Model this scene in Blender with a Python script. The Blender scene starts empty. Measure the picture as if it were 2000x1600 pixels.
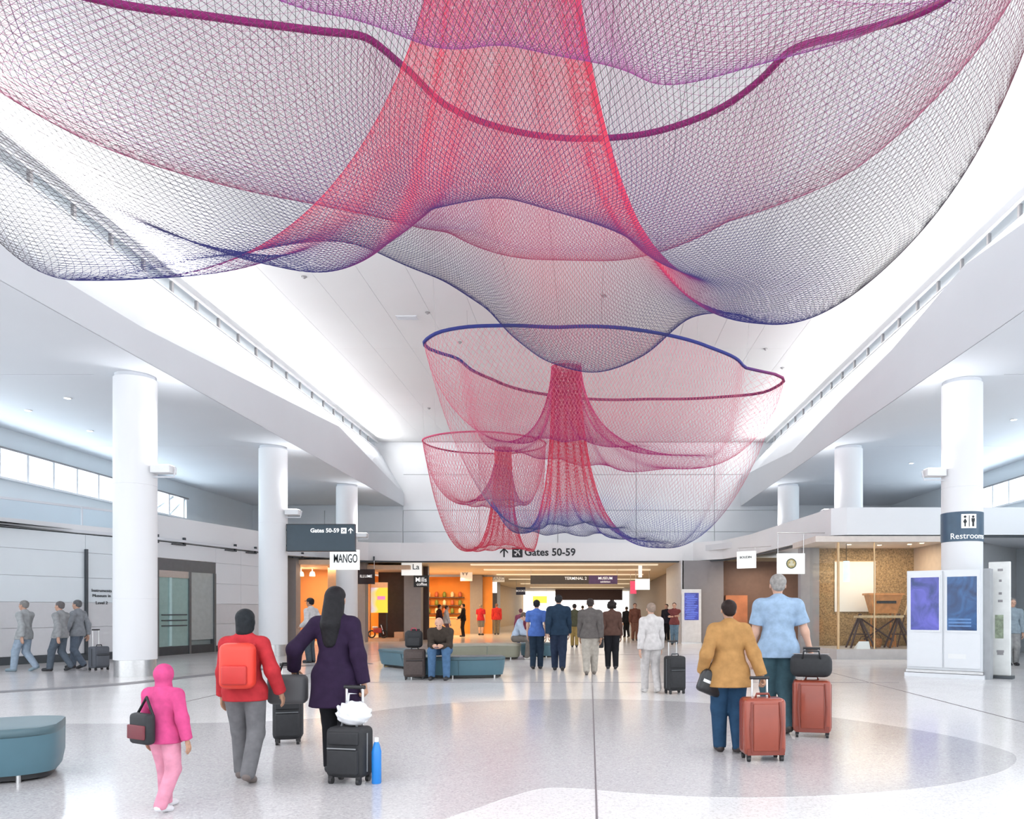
import bpy, bmesh, math, random
import numpy as np
from mathutils import Vector, Matrix

random.seed(7)
RNG = np.random.default_rng(7)
scene = bpy.context.scene
COL = scene.collection

# ------------------------------------------------------------------ camera
F, CX, CY, EYE = 1500.0, 1152.0, 1192.0, 1.45      # lens of a 2000 x 1600 frame, vanishing point, eye height
cam_data = bpy.data.cameras.new('camera')
cam_data.sensor_width = 36.0
cam_data.lens = 36.0 * F / 2000.0
cam_data.shift_x = -(CX - 1000.0) / 2000.0
cam_data.shift_y = (CY - 800.0) / 2000.0
cam_data.clip_end = 400.0
cam = bpy.data.objects.new('camera', cam_data)
cam.location = (0.0, 0.0, EYE)
cam.rotation_euler = (math.pi / 2, 0.0, 0.0)
COL.objects.link(cam)
scene.camera = cam

# ------------------------------------------------------------------ world, light, exposure
world = bpy.data.worlds.new('daylight')
world.use_nodes = True
bg = world.node_tree.nodes['Background']
bg.inputs['Color'].default_value = (0.90, 0.95, 1.0, 1.0)
bg.inputs['Strength'].default_value = 1.4
scene.world = world
scene.view_settings.view_transform = 'Standard'
scene.view_settings.look = 'None'
scene.view_settings.exposure = 0.88
scene.view_settings.gamma = 1.0
scene.view_settings.use_curve_mapping = False
scene.cycles.max_bounces = 5
scene.cycles.diffuse_bounces = 3
scene.cycles.glossy_bounces = 2
scene.cycles.transparent_max_bounces = 16
scene.cycles.use_adaptive_sampling = True
scene.cycles.adaptive_threshold = 0.1
scene.cycles.caustics_reflective = False
scene.cycles.caustics_refractive = False


def area_light(name, loc, rot, sx, sy, power, color=(1, 1, 1), spread=180):
    d = bpy.data.lights.new(name, 'AREA')
    d.shape = 'RECTANGLE'
    d.size, d.size_y = sx, sy
    d.energy = power
    d.color = color
    d.spread = math.radians(spread)
    o = bpy.data.objects.new(name, d)
    o.location = loc
    o.rotation_euler = rot
    COL.objects.link(o)
    return o


# cove lamps lying on the ledges above both fascias, shining up at the vault
area_light('cove_lamp', (-10.25, 17.0, 9.42), (0, math.radians(-90 - 5), 0), 0.14, 40.0, 560, (1.0, 0.99, 0.97))
area_light('cove_lamp', (8.50, 17.0, 9.42), (0, math.radians(90 + 5), 0), 0.14, 40.0, 560, (1.0, 0.99, 0.97))

# daylight pouring in through the clerestory bands, lamps on the column uplights
area_light('clerestory_daylight', (-16.97, 24.0, 5.66), (0, math.radians(-90), 0), 0.78, 15.5, 230, (0.80, 0.92, 1.0))
area_light('clerestory_daylight', (15.17, 24.0, 5.66), (0, math.radians(90), 0), 0.78, 15.5, 230, (0.84, 0.94, 1.0))
for _x in (-10.06 + 0.72, 8.22 - 0.72):
    for _y in (17.0, 24.35, 31.75):
        area_light('uplight_lamp', (_x, _y, 4.66), (math.radians(180), 0, 0), 0.30, 0.18, 6, (0.92, 0.96, 1.0), 100)

# ------------------------------------------------------------------ materials
MATS = {}


def mat(name, col, rough=0.6, metal=0.0, emit=0.0, var=0.06, scale=6.0, bump=0.0, coat=0.0, spec=0.5, trans=0.0):
    if name in MATS:
        return MATS[name]
    m = bpy.data.materials.new(name)
    m.use_nodes = True
    nt = m.node_tree
    p = nt.nodes['Principled BSDF']
    p.inputs['Roughness'].default_value = rough
    p.inputs['Metallic'].default_value = metal
    p.inputs['Specular IOR Level'].default_value = spec
    p.inputs['Coat Weight'].default_value = coat
    p.inputs['Transmission Weight'].default_value = trans
    c = (*col, 1.0)
    tc = nt.nodes.new('ShaderNodeTexCoord')
    nz = nt.nodes.new('ShaderNodeTexNoise')
    nz.inputs['Scale'].default_value = scale
    nz.inputs['Detail'].default_value = 4.0
    nt.links.new(tc.outputs['Object'], nz.inputs['Vector'])
    rp = nt.nodes.new('ShaderNodeValToRGB')
    rp.color_ramp.elements[0].position = 0.3
    rp.color_ramp.elements[1].position = 0.7
    rp.color_ramp.elements[0].color = (*[max(0, v * (1 - var)) for v in col], 1)
    rp.color_ramp.elements[1].color = (*[min(1, v * (1 + var)) for v in col], 1)
    nt.links.new(nz.outputs['Fac'], rp.inputs['Fac'])
    nt.links.new(rp.outputs['Color'], p.inputs['Base Color'])
    if emit > 0:
        nt.links.new(rp.outputs['Color'], p.inputs['Emission Color'])
        p.inputs['Emission Strength'].default_value = emit
    if bump > 0:
        b = nt.nodes.new('ShaderNodeBump')
        b.inputs['Strength'].default_value = bump
        b.inputs['Distance'].default_value = 0.01
        nt.links.new(nz.outputs['Fac'], b.inputs['Height'])
        nt.links.new(b.outputs['Normal'], p.inputs['Normal'])
    MATS[name] = m
    return m


def terrazzo(name, base, chip, dark, rough=0.16):
    m = bpy.data.materials.new(name)
    m.use_nodes = True
    nt = m.node_tree
    p = nt.nodes['Principled BSDF']
    tc = nt.nodes.new('ShaderNodeTexCoord')
    vo = nt.nodes.new('ShaderNodeTexVoronoi')
    vo.inputs['Scale'].default_value = 70.0
    nt.links.new(tc.outputs['Object'], vo.inputs['Vector'])
    rp = nt.nodes.new('ShaderNodeValToRGB')
    e = rp.color_ramp.elements
    e[0].position, e[0].color = 0.0, (*dark, 1)
    e[1].position, e[1].color = 1.0, (*chip, 1)
    k = e.new(0.35)
    k.color = (*base, 1)
    k = e.new(0.75)
    k.color = (*base, 1)
    sep = nt.nodes.new('ShaderNodeSeparateColor')
    nt.links.new(vo.outputs['Color'], sep.inputs['Color'])
    nt.links.new(sep.outputs['Red'], rp.inputs['Fac'])
    nt.links.new(rp.outputs['Color'], p.inputs['Base Color'])
    p.inputs['Roughness'].default_value = rough
    p.inputs['Specular IOR Level'].default_value = 0.5
    nz = nt.nodes.new('ShaderNodeTexNoise')
    nz.inputs['Scale'].default_value = 1.3
    nt.links.new(tc.outputs['Object'], nz.inputs['Vector'])
    mr = nt.nodes.new('ShaderNodeMapRange')
    mr.inputs['To Min'].default_value = rough * 0.8
    mr.inputs['To Max'].default_value = rough * 1.25
    nt.links.new(nz.outputs['Fac'], mr.inputs['Value'])
    nt.links.new(mr.outputs['Result'], p.inputs['Roughness'])
    MATS[name] = m
    return m


def glass_mat(name, tint=(0.85, 0.95, 0.95), alpha=0.18, rough=0.03):
    """thin architectural glazing: mostly clear with a coated reflection"""
    if name in MATS:
        return MATS[name]
    m = bpy.data.materials.new(name)
    m.use_nodes = True
    nt = m.node_tree
    nt.nodes.remove(nt.nodes['Principled BSDF'])
    out = nt.nodes['Material Output']
    tr = nt.nodes.new('ShaderNodeBsdfTransparent')
    tr.inputs['Color'].default_value = (*tint, 1)
    gl = nt.nodes.new('ShaderNodeBsdfGlossy')
    gl.inputs['Roughness'].default_value = rough
    fr = nt.nodes.new('ShaderNodeLayerWeight')
    fr.inputs['Blend'].default_value = 0.25
    ad = nt.nodes.new('ShaderNodeMath')
    ad.operation = 'MULTIPLY'
    ad.inputs[1].default_value = alpha * 2.0
    nt.links.new(fr.outputs['Facing'], ad.inputs[0])
    mx = nt.nodes.new('ShaderNodeMixShader')
    nt.links.new(ad.outputs['Value'], mx.inputs['Fac'])
    nt.links.new(tr.outputs['BSDF'], mx.inputs[1])
    nt.links.new(gl.outputs['BSDF'], mx.inputs[2])
    nt.links.new(mx.outputs['Shader'], out.inputs['Surface'])
    MATS[name] = m
    return m


def screen_mat(name, c0, c1, strength=1.0, scale=3.0):
    m = bpy.data.materials.new(name)
    m.use_nodes = True
    nt = m.node_tree
    p = nt.nodes['Principled BSDF']
    tc = nt.nodes.new('ShaderNodeTexCoord')
    nz = nt.nodes.new('ShaderNodeTexNoise')
    nz.inputs['Scale'].default_value = scale
    nz.inputs['Detail'].default_value = 5.0
    nz.inputs['Distortion'].default_value = 1.2
    rp = nt.nodes.new('ShaderNodeValToRGB')
    rp.color_ramp.elements[0].position, rp.color_ramp.elements[0].color = 0.35, (*c0, 1)
    rp.color_ramp.elements[1].position, rp.color_ramp.elements[1].color = 0.68, (*c1, 1)
    nt.links.new(tc.outputs['Object'], nz.inputs['Vector'])
    nt.links.new(nz.outputs['Fac'], rp.inputs['Fac'])
    nt.links.new(rp.outputs['Color'], p.inputs['Emission Color'])
    p.inputs['Emission Strength'].default_value = strength
    p.inputs['Base Color'].default_value = (0.01, 0.01, 0.02, 1)
    p.inputs['Roughness'].default_value = 0.15
    MATS[name] = m
    return m


def strand_mat(name, rough=0.8):
    """twine whose dye is stored per vertex in the attribute 'dye'"""
    m = bpy.data.materials.new(name)
    m.use_nodes = True
    nt = m.node_tree
    p = nt.nodes['Principled BSDF']
    at = nt.nodes.new('ShaderNodeAttribute')
    at.attribute_name = 'dye'
    nz = nt.nodes.new('ShaderNodeTexNoise')
    nz.inputs['Scale'].default_value = 40.0
    mx = nt.nodes.new('ShaderNodeMix')
    mx.data_type = 'RGBA'
    mx.blend_type = 'MULTIPLY'
    mx.inputs['Factor'].default_value = 0.25
    nt.links.new(at.outputs['Color'], mx.inputs[6])
    nt.links.new(nz.outputs['Color'], mx.inputs[7])
    nt.links.new(mx.outputs[2], p.inputs['Base Color'])
    p.inputs['Roughness'].default_value = rough
    p.inputs['Specular IOR Level'].default_value = 0.1
    MATS[name] = m
    return m


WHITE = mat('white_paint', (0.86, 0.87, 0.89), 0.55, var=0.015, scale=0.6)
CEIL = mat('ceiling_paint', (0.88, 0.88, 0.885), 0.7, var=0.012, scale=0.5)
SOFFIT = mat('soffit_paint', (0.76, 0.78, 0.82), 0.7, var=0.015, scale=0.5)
FASCIA = mat('fascia_shade_tone', (0.69, 0.72, 0.765), 0.6, var=0.015, scale=0.6)  # greyer than the white paint: shade on the fascia faces put into the colour
COOLWHITE = mat('cool_white_panel', (0.80, 0.86, 0.90), 0.35, var=0.02, scale=0.8)
PALEWALL = mat('pale_wall', (0.80, 0.82, 0.85), 0.5, var=0.02, scale=0.5)
STEEL = mat('brushed_steel', (0.62, 0.62, 0.62), 0.28, 0.9, var=0.05, scale=20)
DARKMETAL = mat('dark_metal', (0.08, 0.09, 0.10), 0.4, 0.6)
GREYPANEL = mat('grey_panel', (0.32, 0.31, 0.32), 0.5, var=0.04)
BLACK = mat('black_plastic', (0.02, 0.02, 0.022), 0.45)
SIGNBLUE = mat('slate_sign_face', (0.045, 0.075, 0.10), 0.35, var=0.04)
SIGNWHITE = mat('white_sign_face', (0.86, 0.88, 0.88), 0.4, var=0.01)
TEXTWHITE = mat('white_lettering', (0.95, 0.95, 0.95), 0.5, emit=0.25, var=0.0)
TEXTBLACK = mat('black_lettering', (0.02, 0.025, 0.03), 0.5, var=0.0)
TAN = mat('tan_ceiling', (0.72, 0.58, 0.40), 0.6, var=0.06, scale=0.7)
BROWN = mat('dark_brown_panel', (0.075, 0.05, 0.045), 0.5, var=0.1)
ORANGE = mat('orange_wall', (0.78, 0.33, 0.12), 0.6, var=0.08, scale=0.7)
ORANGE2 = mat('amber_wall', (0.80, 0.30, 0.05), 0.6, var=0.12, scale=0.9)
GLASS = glass_mat('clear_glass', (0.96, 0.98, 0.98), 0.05)
SLOTGLASS = glass_mat('clerestory_glass', (0.97, 0.99, 1.0), 0.1)
LAMPWHITE = mat('lamp_glow', (1, 0.98, 0.95), 0.5, emit=6.0, var=0.0)
LAMPWARM = mat('warm_lamp_glow', (1, 0.80, 0.5), 0.5, emit=5.0, var=0.0)
FLOOR = terrazzo('terrazzo_light', (0.85, 0.83, 0.83), (0.90, 0.89, 0.88), (0.68, 0.66, 0.65))
FLOORDARK = terrazzo('terrazzo_grey', (0.60, 0.58, 0.585), (0.70, 0.69, 0.68), (0.48, 0.46, 0.47))
FLOORSIDE = terrazzo('terrazzo_rose', (0.74, 0.70, 0.69), (0.80, 0.77, 0.76), (0.60, 0.56, 0.56))
JOINT = mat('floor_joint_strip', (0.20, 0.18, 0.19), 0.4)
NET = strand_mat('net_twine')

# ------------------------------------------------------------------ helpers


def P(x, y, Y):
    """world point at depth Y that projects to pixel (x, y)"""
    return Vector(((x - CX) * Y / F, Y, EYE + (CY - y) * Y / F))


def PZ(x, y, Z):
    """world point at height Z that projects to pixel (x, y)"""
    Y = F * (Z - EYE) / (CY - y)
    return Vector(((x - CX) * Y / F, Y, Z))


def props(o, label=None, cat=None, group=None, kind=None):
    if label:
        o['label'] = label
    if cat:
        o['category'] = cat
    if group:
        o['group'] = group
    if kind:
        o['kind'] = kind
    return o


def empty(name, loc=(0, 0, 0), rz=0.0, parent=None, **kw):
    o = bpy.data.objects.new(name, None)
    o.empty_display_size = 0.2
    o.location = loc
    o.rotation_euler = (0, 0, rz)
    COL.objects.link(o)
    if parent:
        o.parent = parent
    props(o, **kw)
    return o


def link(name, me, material=None, parent=None, loc=None, rz=None, smooth=False, **kw):
    o = bpy.data.objects.new(name, me)
    if material is not None and len(me.materials) == 0:
        me.materials.append(material)
    if smooth:
        me.polygons.foreach_set('use_smooth', np.ones(len(me.polygons), dtype=bool))
    COL.objects.link(o)
    if parent:
        o.parent = parent
    if loc is not None:
        o.location = loc
    if rz is not None:
        o.rotation_euler = (0, 0, rz)
    props(o, **kw)
    return o


class MB:
    def __init__(self):
        self.v, self.f = [], []

    def add(self, vs, fs):
        n = len(self.v)
        self.v += [tuple(p) for p in vs]
        self.f += [tuple(i + n for i in q) for q in fs]
        return self

    def box(self, x0, x1, y0, y1, z0, z1):
        vs = [(x, y, z) for z in (z0, z1) for y in (y0, y1) for x in (x0, x1)]
        return self.add(vs, [(0, 2, 3, 1), (4, 5, 7, 6), (0, 1, 5, 4), (2, 6, 7, 3), (0, 4, 6, 2), (1, 3, 7, 5)])

    def cbox(self, c, s, rz=0.0):
        h = [v / 2 for v in s]
        ca, sa = math.cos(rz), math.sin(rz)
        vs = []
        for z in (-h[2], h[2]):
            for y in (-h[1], h[1]):
                for x in (-h[0], h[0]):
                    vs.append((c[0] + x * ca - y * sa, c[1] + x * sa + y * ca, c[2] + z))
        return self.add(vs, [(0, 2, 3, 1), (4, 5, 7, 6), (0, 1, 5, 4), (2, 6, 7, 3), (0, 4, 6, 2), (1, 3, 7, 5)])

    def wallseg(self, p, q, z0, z1, th):
        """upright slab from p to q (plan), thickness th to the left of p->q"""
        d = Vector((q[0] - p[0], q[1] - p[1])).normalized()
        n = Vector((-d.y, d.x)) * th
        vs = [(p[0], p[1], z0), (q[0], q[1], z0), (q[0] + n.x, q[1] + n.y, z0), (p[0] + n.x, p[1] + n.y, z0)]
        vs += [(a, b, z1) for a, b, _ in vs]
        return self.add(vs, [(0, 3, 2, 1), (4, 5, 6, 7), (0, 1, 5, 4), (1, 2, 6, 5), (2, 3, 7, 6), (3, 0, 4, 7)])

    def prism(self, pts, z0, z1):
        n = len(pts)
        vs = [(p[0], p[1], z0) for p in pts] + [(p[0], p[1], z1) for p in pts]
        fs = [tuple(range(n - 1, -1, -1)), tuple(range(n, 2 * n))]
        fs += [(i, (i + 1) % n, n + (i + 1) % n, n + i) for i in range(n)]
        return self.add(vs, fs)

    def tube(self, pts, r, n=10, closed=False):
        pts = [Vector(p) for p in pts]
        m = len(pts)
        rs = r if isinstance(r, (list, tuple)) else [r] * m
        vs, fs = [], []
        up = None
        for i, p in enumerate(pts):
            if closed:
                d = pts[(i + 1) % m] - pts[i - 1]
            else:
                d = pts[min(i + 1, m - 1)] - pts[max(i - 1, 0)]
            d.normalize()
            if up is None:
                up = Vector((0, 0, 1)) if abs(d.z) < 0.9 else Vector((1, 0, 0))
            a = d.cross(up).normalized()
            b = a.cross(d).normalized()
            up = b
            for k in range(n):
                t = 2 * math.pi * k / n
                vs.append(p + (a * math.cos(t) + b * math.sin(t)) * rs[i])
        for i in range(m if closed else m - 1):
            j = (i + 1) % m
            for k in range(n):
                fs.append((i * n + k, i * n + (k + 1) % n, j * n + (k + 1) % n, j * n + k))
        if not closed:
            fs += [tuple(range(n - 1, -1, -1)), tuple(range((m - 1) * n, m * n))]
        return self.add(vs, fs)

    def lathe(self, prof, n=32, c=(0, 0, 0)):
        vs, fs = [], []
        m = len(prof)
        for r, z in prof:
            for k in range(n):
                t = 2 * math.pi * k / n
                vs.append((c[0] + r * math.cos(t), c[1] + r * math.sin(t), c[2] + z))
        for i in range(m - 1):
            for k in range(n):
                fs.append((i * n + k, i * n + (k + 1) % n, (i + 1) * n + (k + 1) % n, (i + 1) * n + k))
        fs += [tuple(range(n - 1, -1, -1)), tuple(range((m - 1) * n, m * n))]
        return self.add(vs, fs)

    def mesh(self, name='part'):
        me = bpy.data.meshes.new(name)
        me.from_pydata(self.v, [], self.f)
        me.update()
        return me

    def build(self, name, material, parent=None, smooth=False, **kw):
        o = link(name, self.mesh(name), material, parent, **kw)
        if smooth:
            o.data.polygons.foreach_set('use_smooth', np.ones(len(o.data.polygons), dtype=bool))
        return o


def autosmooth(o, ang=35):
    """smooth shading that keeps edges sharper than ang degrees"""
    me = o.data
    bm = bmesh.new()
    bm.from_mesh(me)
    lim = math.radians(ang)
    for f in bm.faces:
        f.smooth = True
    for e in bm.edges:
        if len(e.link_faces) == 2 and e.calc_face_angle(0) > lim:
            e.smooth = False
    bm.to_mesh(me)
    bm.free()
    return o


def rounded_box(name, s, bevel, material, parent=None, loc=(0, 0, 0), seg=3, taper=0.0, **kw):
    bm = bmesh.new()
    bmesh.ops.create_cube(bm, size=1.0)
    for v in bm.verts:
        k = 1.0 - taper * (v.co.z + 0.5)
        v.co = Vector((v.co.x * s[0] * k, v.co.y * s[1] * k, (v.co.z + 0.5) * s[2]))
    bmesh.ops.bevel(bm, geom=list(bm.edges), offset=bevel, segments=seg, affect='EDGES', profile=0.5)
    me = bpy.data.meshes.new(name)
    bm.to_mesh(me)
    bm.free()
    o = link(name, me, material, parent, loc=loc, **kw)
    return autosmooth(o, 40)


def text_mesh(body, size, depth=0.01, align='CENTER', bold=0.0):
    c = bpy.data.curves.new('lettering', 'FONT')
    c.body = body
    c.size = size
    c.extrude = depth / 2
    c.align_x = align
    c.align_y = 'CENTER'
    c.resolution_u = 3
    c.offset = bold
    o = bpy.data.objects.new('tmp_lettering', c)
    COL.objects.link(o)
    dg = bpy.context.evaluated_depsgraph_get()
    me = bpy.data.meshes.new_from_object(o.evaluated_get(dg))
    bpy.data.objects.remove(o)
    bpy.data.curves.remove(c)
    return me


def text(name, body, size, material, parent, loc, rz=0.0, depth=0.012, align='CENTER', squeeze=1.0, bold=0.0):
    """lettering standing upright, readable from -Y when rz = 0"""
    me = text_mesh(body, size, depth, align, bold)
    M = Matrix.Rotation(rz, 4, 'Z') @ Matrix.Rotation(math.pi / 2, 4, 'X') @ Matrix.Diagonal((squeeze, 1, 1, 1))
    me.transform(M)
    return link(name, me, material, parent, loc=loc)


def polyline_len(pts):
    return sum((Vector(b) - Vector(a)).length for a, b in zip(pts, pts[1:]))


def spline(pts, n, closed=False):
    """Catmull-Rom through 2D/3D points, n samples per span"""
    pts = [np.array(p, float) for p in pts]
    m = len(pts)
    out = []
    for i in range(m if closed else m - 1):
        if closed:
            p0, p1, p2, p3 = pts[i - 1], pts[i], pts[(i + 1) % m], pts[(i + 2) % m]
        else:
            p0, p1, p2, p3 = pts[max(i - 1, 0)], pts[i], pts[i + 1], pts[min(i + 2, m - 1)]
        for k in range(n):
            t = k / n
            out.append(0.5 * ((2 * p1) + (-p0 + p2) * t + (2 * p0 - 5 * p1 + 4 * p2 - p3) * t * t + (-p0 + 3 * p1 - 3 * p2 + p3) * t ** 3))
    if not closed:
        out.append(pts[-1])
    return out

# ------------------------------------------------------------------ the setting: floor


def G(x, y):
    Y = F * EYE / (y - CY)
    return ((x - CX) * Y / F, Y)


floor = MB().box(-24, 22, -8, 92, -0.12, 0.0).build('floor', FLOOR, kind='structure')
inlay_px = [(-800, 1428), (-300, 1420), (0, 1415), (220, 1414), (440, 1412), (600, 1405), (700, 1394), (800, 1381), (950, 1370), (1160, 1366),
            (1350, 1372), (1500, 1386), (1700, 1412), (1850, 1437), (1950, 1462), (1985, 1480), (1960, 1506), (1850, 1533), (1700, 1549),
            (1550, 1557), (1400, 1558), (1250, 1551), (1130, 1541), (1060, 1541), (1000, 1556), (930, 1580), (860, 1605), (700, 1690),
            (300, 1800), (-800, 1800)]
ip = [tuple(p) for p in spline([G(*p) for p in inlay_px], 6, True)]
MB().prism(ip[::-1], -0.02, 0.003).build('floor_inlay', FLOORDARK, floor, label='grey terrazzo field curving through the paler floor')
strip_px = [(-500, 1384), (-200, 1366), (0, 1352), (220, 1338), (430, 1316), (560, 1303), (640, 1299), (725, 1296)]
sp = [tuple(p) for p in spline([G(*p) for p in strip_px], 5)]


def ribbon_poly(pts, w):
    a, b = [], []
    for i, p in enumerate(pts):
        q0, q1 = pts[max(i - 1, 0)], pts[min(i + 1, len(pts) - 1)]
        d = Vector((q1[0] - q0[0], q1[1] - q0[1])).normalized()
        n = Vector((-d.y, d.x)) * w / 2
        a.append((p[0] + n.x, p[1] + n.y))
        b.append((p[0] - n.x, p[1] - n.y))
    return a + b[::-1]


side_poly = sp + [(-6.2, 34), (-9.8, 34.7), (-12.2, 30.8), (-13.6, 24.1), (-15.4, 20), (-18.5, 12)]
MB().prism(side_poly, -0.02, 0.002).build('floor_side_field', FLOORSIDE, floor)
MB().prism(ribbon_poly(sp, 0.42), -0.02, 0.004).build('floor_border_strip', JOINT, floor)
MB().box(-7.8, 4.5, 34, 88, -0.02, 0.002).build('floor_concourse_field', FLOORSIDE, floor)
for (x0, x1, y0, y1) in [(0.042, 0.056, 2.5, 14.8), (-6.2, 6.2, 15.4, 15.414), (0.042, 0.056, 15.4, 33.9), (5.6, 5.614, 8, 21), (-6.4, -6.386, 12, 19),
                         (-9, 7, 25.0, 25.02)]:
    MB().box(x0, x1, y0, y1, -0.01, 0.0045).build('floor_joint', JOINT, floor)

# ------------------------------------------------------------------ vault ceiling, fascias, soffits
XL, XR = -9.25, 7.50            # fascia faces
XLS, XRS = -10.5, 8.75          # slots under the vault
ZS, ZV = 6.63, 9.80
ceiling = MB().box(-13.0, 11.2, 2, 38.5, ZV + 0.04, ZV + 0.25).build('ceiling', CEIL, kind='structure')
n_str = 16
w = (XRS - XLS) / n_str
for (y0, y1) in ((2.0, 14.48), (14.48, 24.5), (24.5, 31.2), (31.2, 38)):
    pm = MB().box(0.004, w - 0.004, 0.004, y1 - y0 - 0.004, 0.0, 0.03).mesh('ceiling_panel')
    for i in range(n_str):
        link('ceiling_panel', pm, CEIL, ceiling, loc=(XLS + i * w, y0, ZV))
for (px, py) in ((835, 610), (1495, 681), (1528, 718), (838, 797), (594, 540), (1180, 577), (712, 845), (898, 668)):
    q = PZ(px, py, ZV)
    t = MB().lathe([(0.07, 0.0), (0.07, -0.015), (0.045, -0.02), (0.03, -0.05), (0.012, -0.06)], 16).build('ceiling_sprinkler', GREYPANEL, ceiling)
    t.location = q
q = PZ(795, 620, ZV)
vent = MB().box(-0.3, 0.3, -0.15, 0.15, -0.02, 0.0)
for k in range(5):
    vent.box(-0.27, 0.27, -0.13 + k * 0.056, -0.105 + k * 0.056, -0.03, -0.02)
vent.build('ceiling_vent', SOFFIT, ceiling, loc=q)

L_ST = [(-8, 8.0), (6, 7.8), (13.7, 7.26), (15.9, 7.30), (19.6, 7.57), (23.4, 7.85), (28.3, 8.22), (32.6, 7.80), (38.4, 7.22)]
R_ST = [(-8, 7.4), (6, 7.75), (13.3, 8.15), (15.4, 8.36), (19.1, 7.92), (22.9, 7.73), (28.6, 7.34), (34.5, 7.80), (38.4, 8.05)]


def fascia(name, st, xf, xs, s):
    m = MB()
    for (ya, za), (yb, zb) in zip(st, st[1:]):
        a = [(xf, ya, ZS), (xf, yb, ZS), (xf, yb, zb), (xf, ya, za)]
        b = [(xf, ya, za), (xf, yb, zb), (xs, yb, 9.40), (xs, ya, 9.40)]
        c = [(xs, ya, 9.40), (xs, yb, 9.40), (xs - 0.9 * s, yb, 9.40), (xs - 0.9 * s, ya, 9.40)]
        for q in (a, b, c):
            m.add(q if s > 0 else q[::-1], [(0, 1, 2, 3)])
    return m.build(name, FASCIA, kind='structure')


# s = +1: left fascia (faces +X); -1: right fascia
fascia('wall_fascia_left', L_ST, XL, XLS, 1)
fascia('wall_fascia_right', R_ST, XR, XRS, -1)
# soffit bands carried by the columns, then the low side ceilings
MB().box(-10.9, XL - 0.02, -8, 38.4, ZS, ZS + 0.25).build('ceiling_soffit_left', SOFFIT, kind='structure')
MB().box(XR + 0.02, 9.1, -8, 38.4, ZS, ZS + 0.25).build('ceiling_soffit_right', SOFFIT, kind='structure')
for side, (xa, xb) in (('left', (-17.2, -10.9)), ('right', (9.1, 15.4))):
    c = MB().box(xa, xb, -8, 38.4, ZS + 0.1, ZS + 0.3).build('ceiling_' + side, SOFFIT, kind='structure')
    ys = [-8, 2.2, 9.6, 17.0, 24.4, 31.8, 38.2]
    for y0, y1 in zip(ys, ys[1:]):
        MB().box(xa + 0.01, xb - 0.03, y0 + 0.015, y1 - 0.015, ZS + 0.04, ZS + 0.1).build('ceiling_panel', SOFFIT, c)
    dl = [(132, 778), (55, 802), (176, 842)] if side == 'left' else [(1640, 960), (1980, 820), (1780, 905)]
    for (px, py) in dl:
        q = PZ(px, py, ZS + 0.03)
        d = MB().lathe([(0.09, 0.012), (0.09, -0.004), (0.075, -0.01), (0.07, 0.004)], 20).build('downlight_trim', WHITE, c, loc=q)
        MB().lathe([(0.065, 0.0), (0.065, -0.004)], 16).build('downlight_lens', LAMPWHITE, d)

# slots of daylight under the vault: posts and a pane between each pair
for side, xs, s, n0, n1 in (('left', XLS, 1, 0, 19), ('right', XRS, -1, 0, 19)):
    fr = empty('window_slot_' + side, (xs, 0, 9.40), kind='structure')
    MB().box(-0.03, 0.03, -8, 38, 0.0, 0.03).build('slot_sill', WHITE, fr)
    MB().box(-0.03, 0.03, -8, 38, 0.30, 0.40).build('slot_head', WHITE, fr)
    pm = MB().box(-0.035, 0.035, -0.04, 0.04, 0.03, 0.30).mesh('slot_post')
    gm = MB().box(-0.004, 0.004, 0.05, 1.17, 0.03, 0.30).mesh('slot_pane')
    for k in range(n0, n1):
        y = 14.4 + k * 1.22
        link('slot_post', pm, GREYPANEL, fr, loc=(0, y, 0))
        link('slot_pane', gm, SLOTGLASS, fr, loc=(0, y, 0))

# end wall above the shops, with joints between its big panels
wall_back = MB().box(-18, 16, 38.3, 38.6, 4.25, ZV + 0.1).build('wall_back', PALEWALL, kind='structure')
for i, (x0, x1) in enumerate(((-17.5, -13.2), (-13.2, -9.3), (-9.3, -5.5), (-5.5, -1.6), (-1.6, 2.3), (2.3, 6.2), (6.2, 10.2), (10.2, 15))):
    for (z0, z1) in ((4.3, 5.35), (5.35, 6.42), (6.42, 8.2), (8.2, 9.8)):
        if (x0 < -9.4 or x0 > 7.0) and z0 > 6.0:
            continue
        MB().box(x0 + 0.012, x1 - 0.012, 38.22, 38.3, z0 + 0.012, z1 - 0.012).build('wall_panel', PALEWALL, wall_back)

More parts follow.
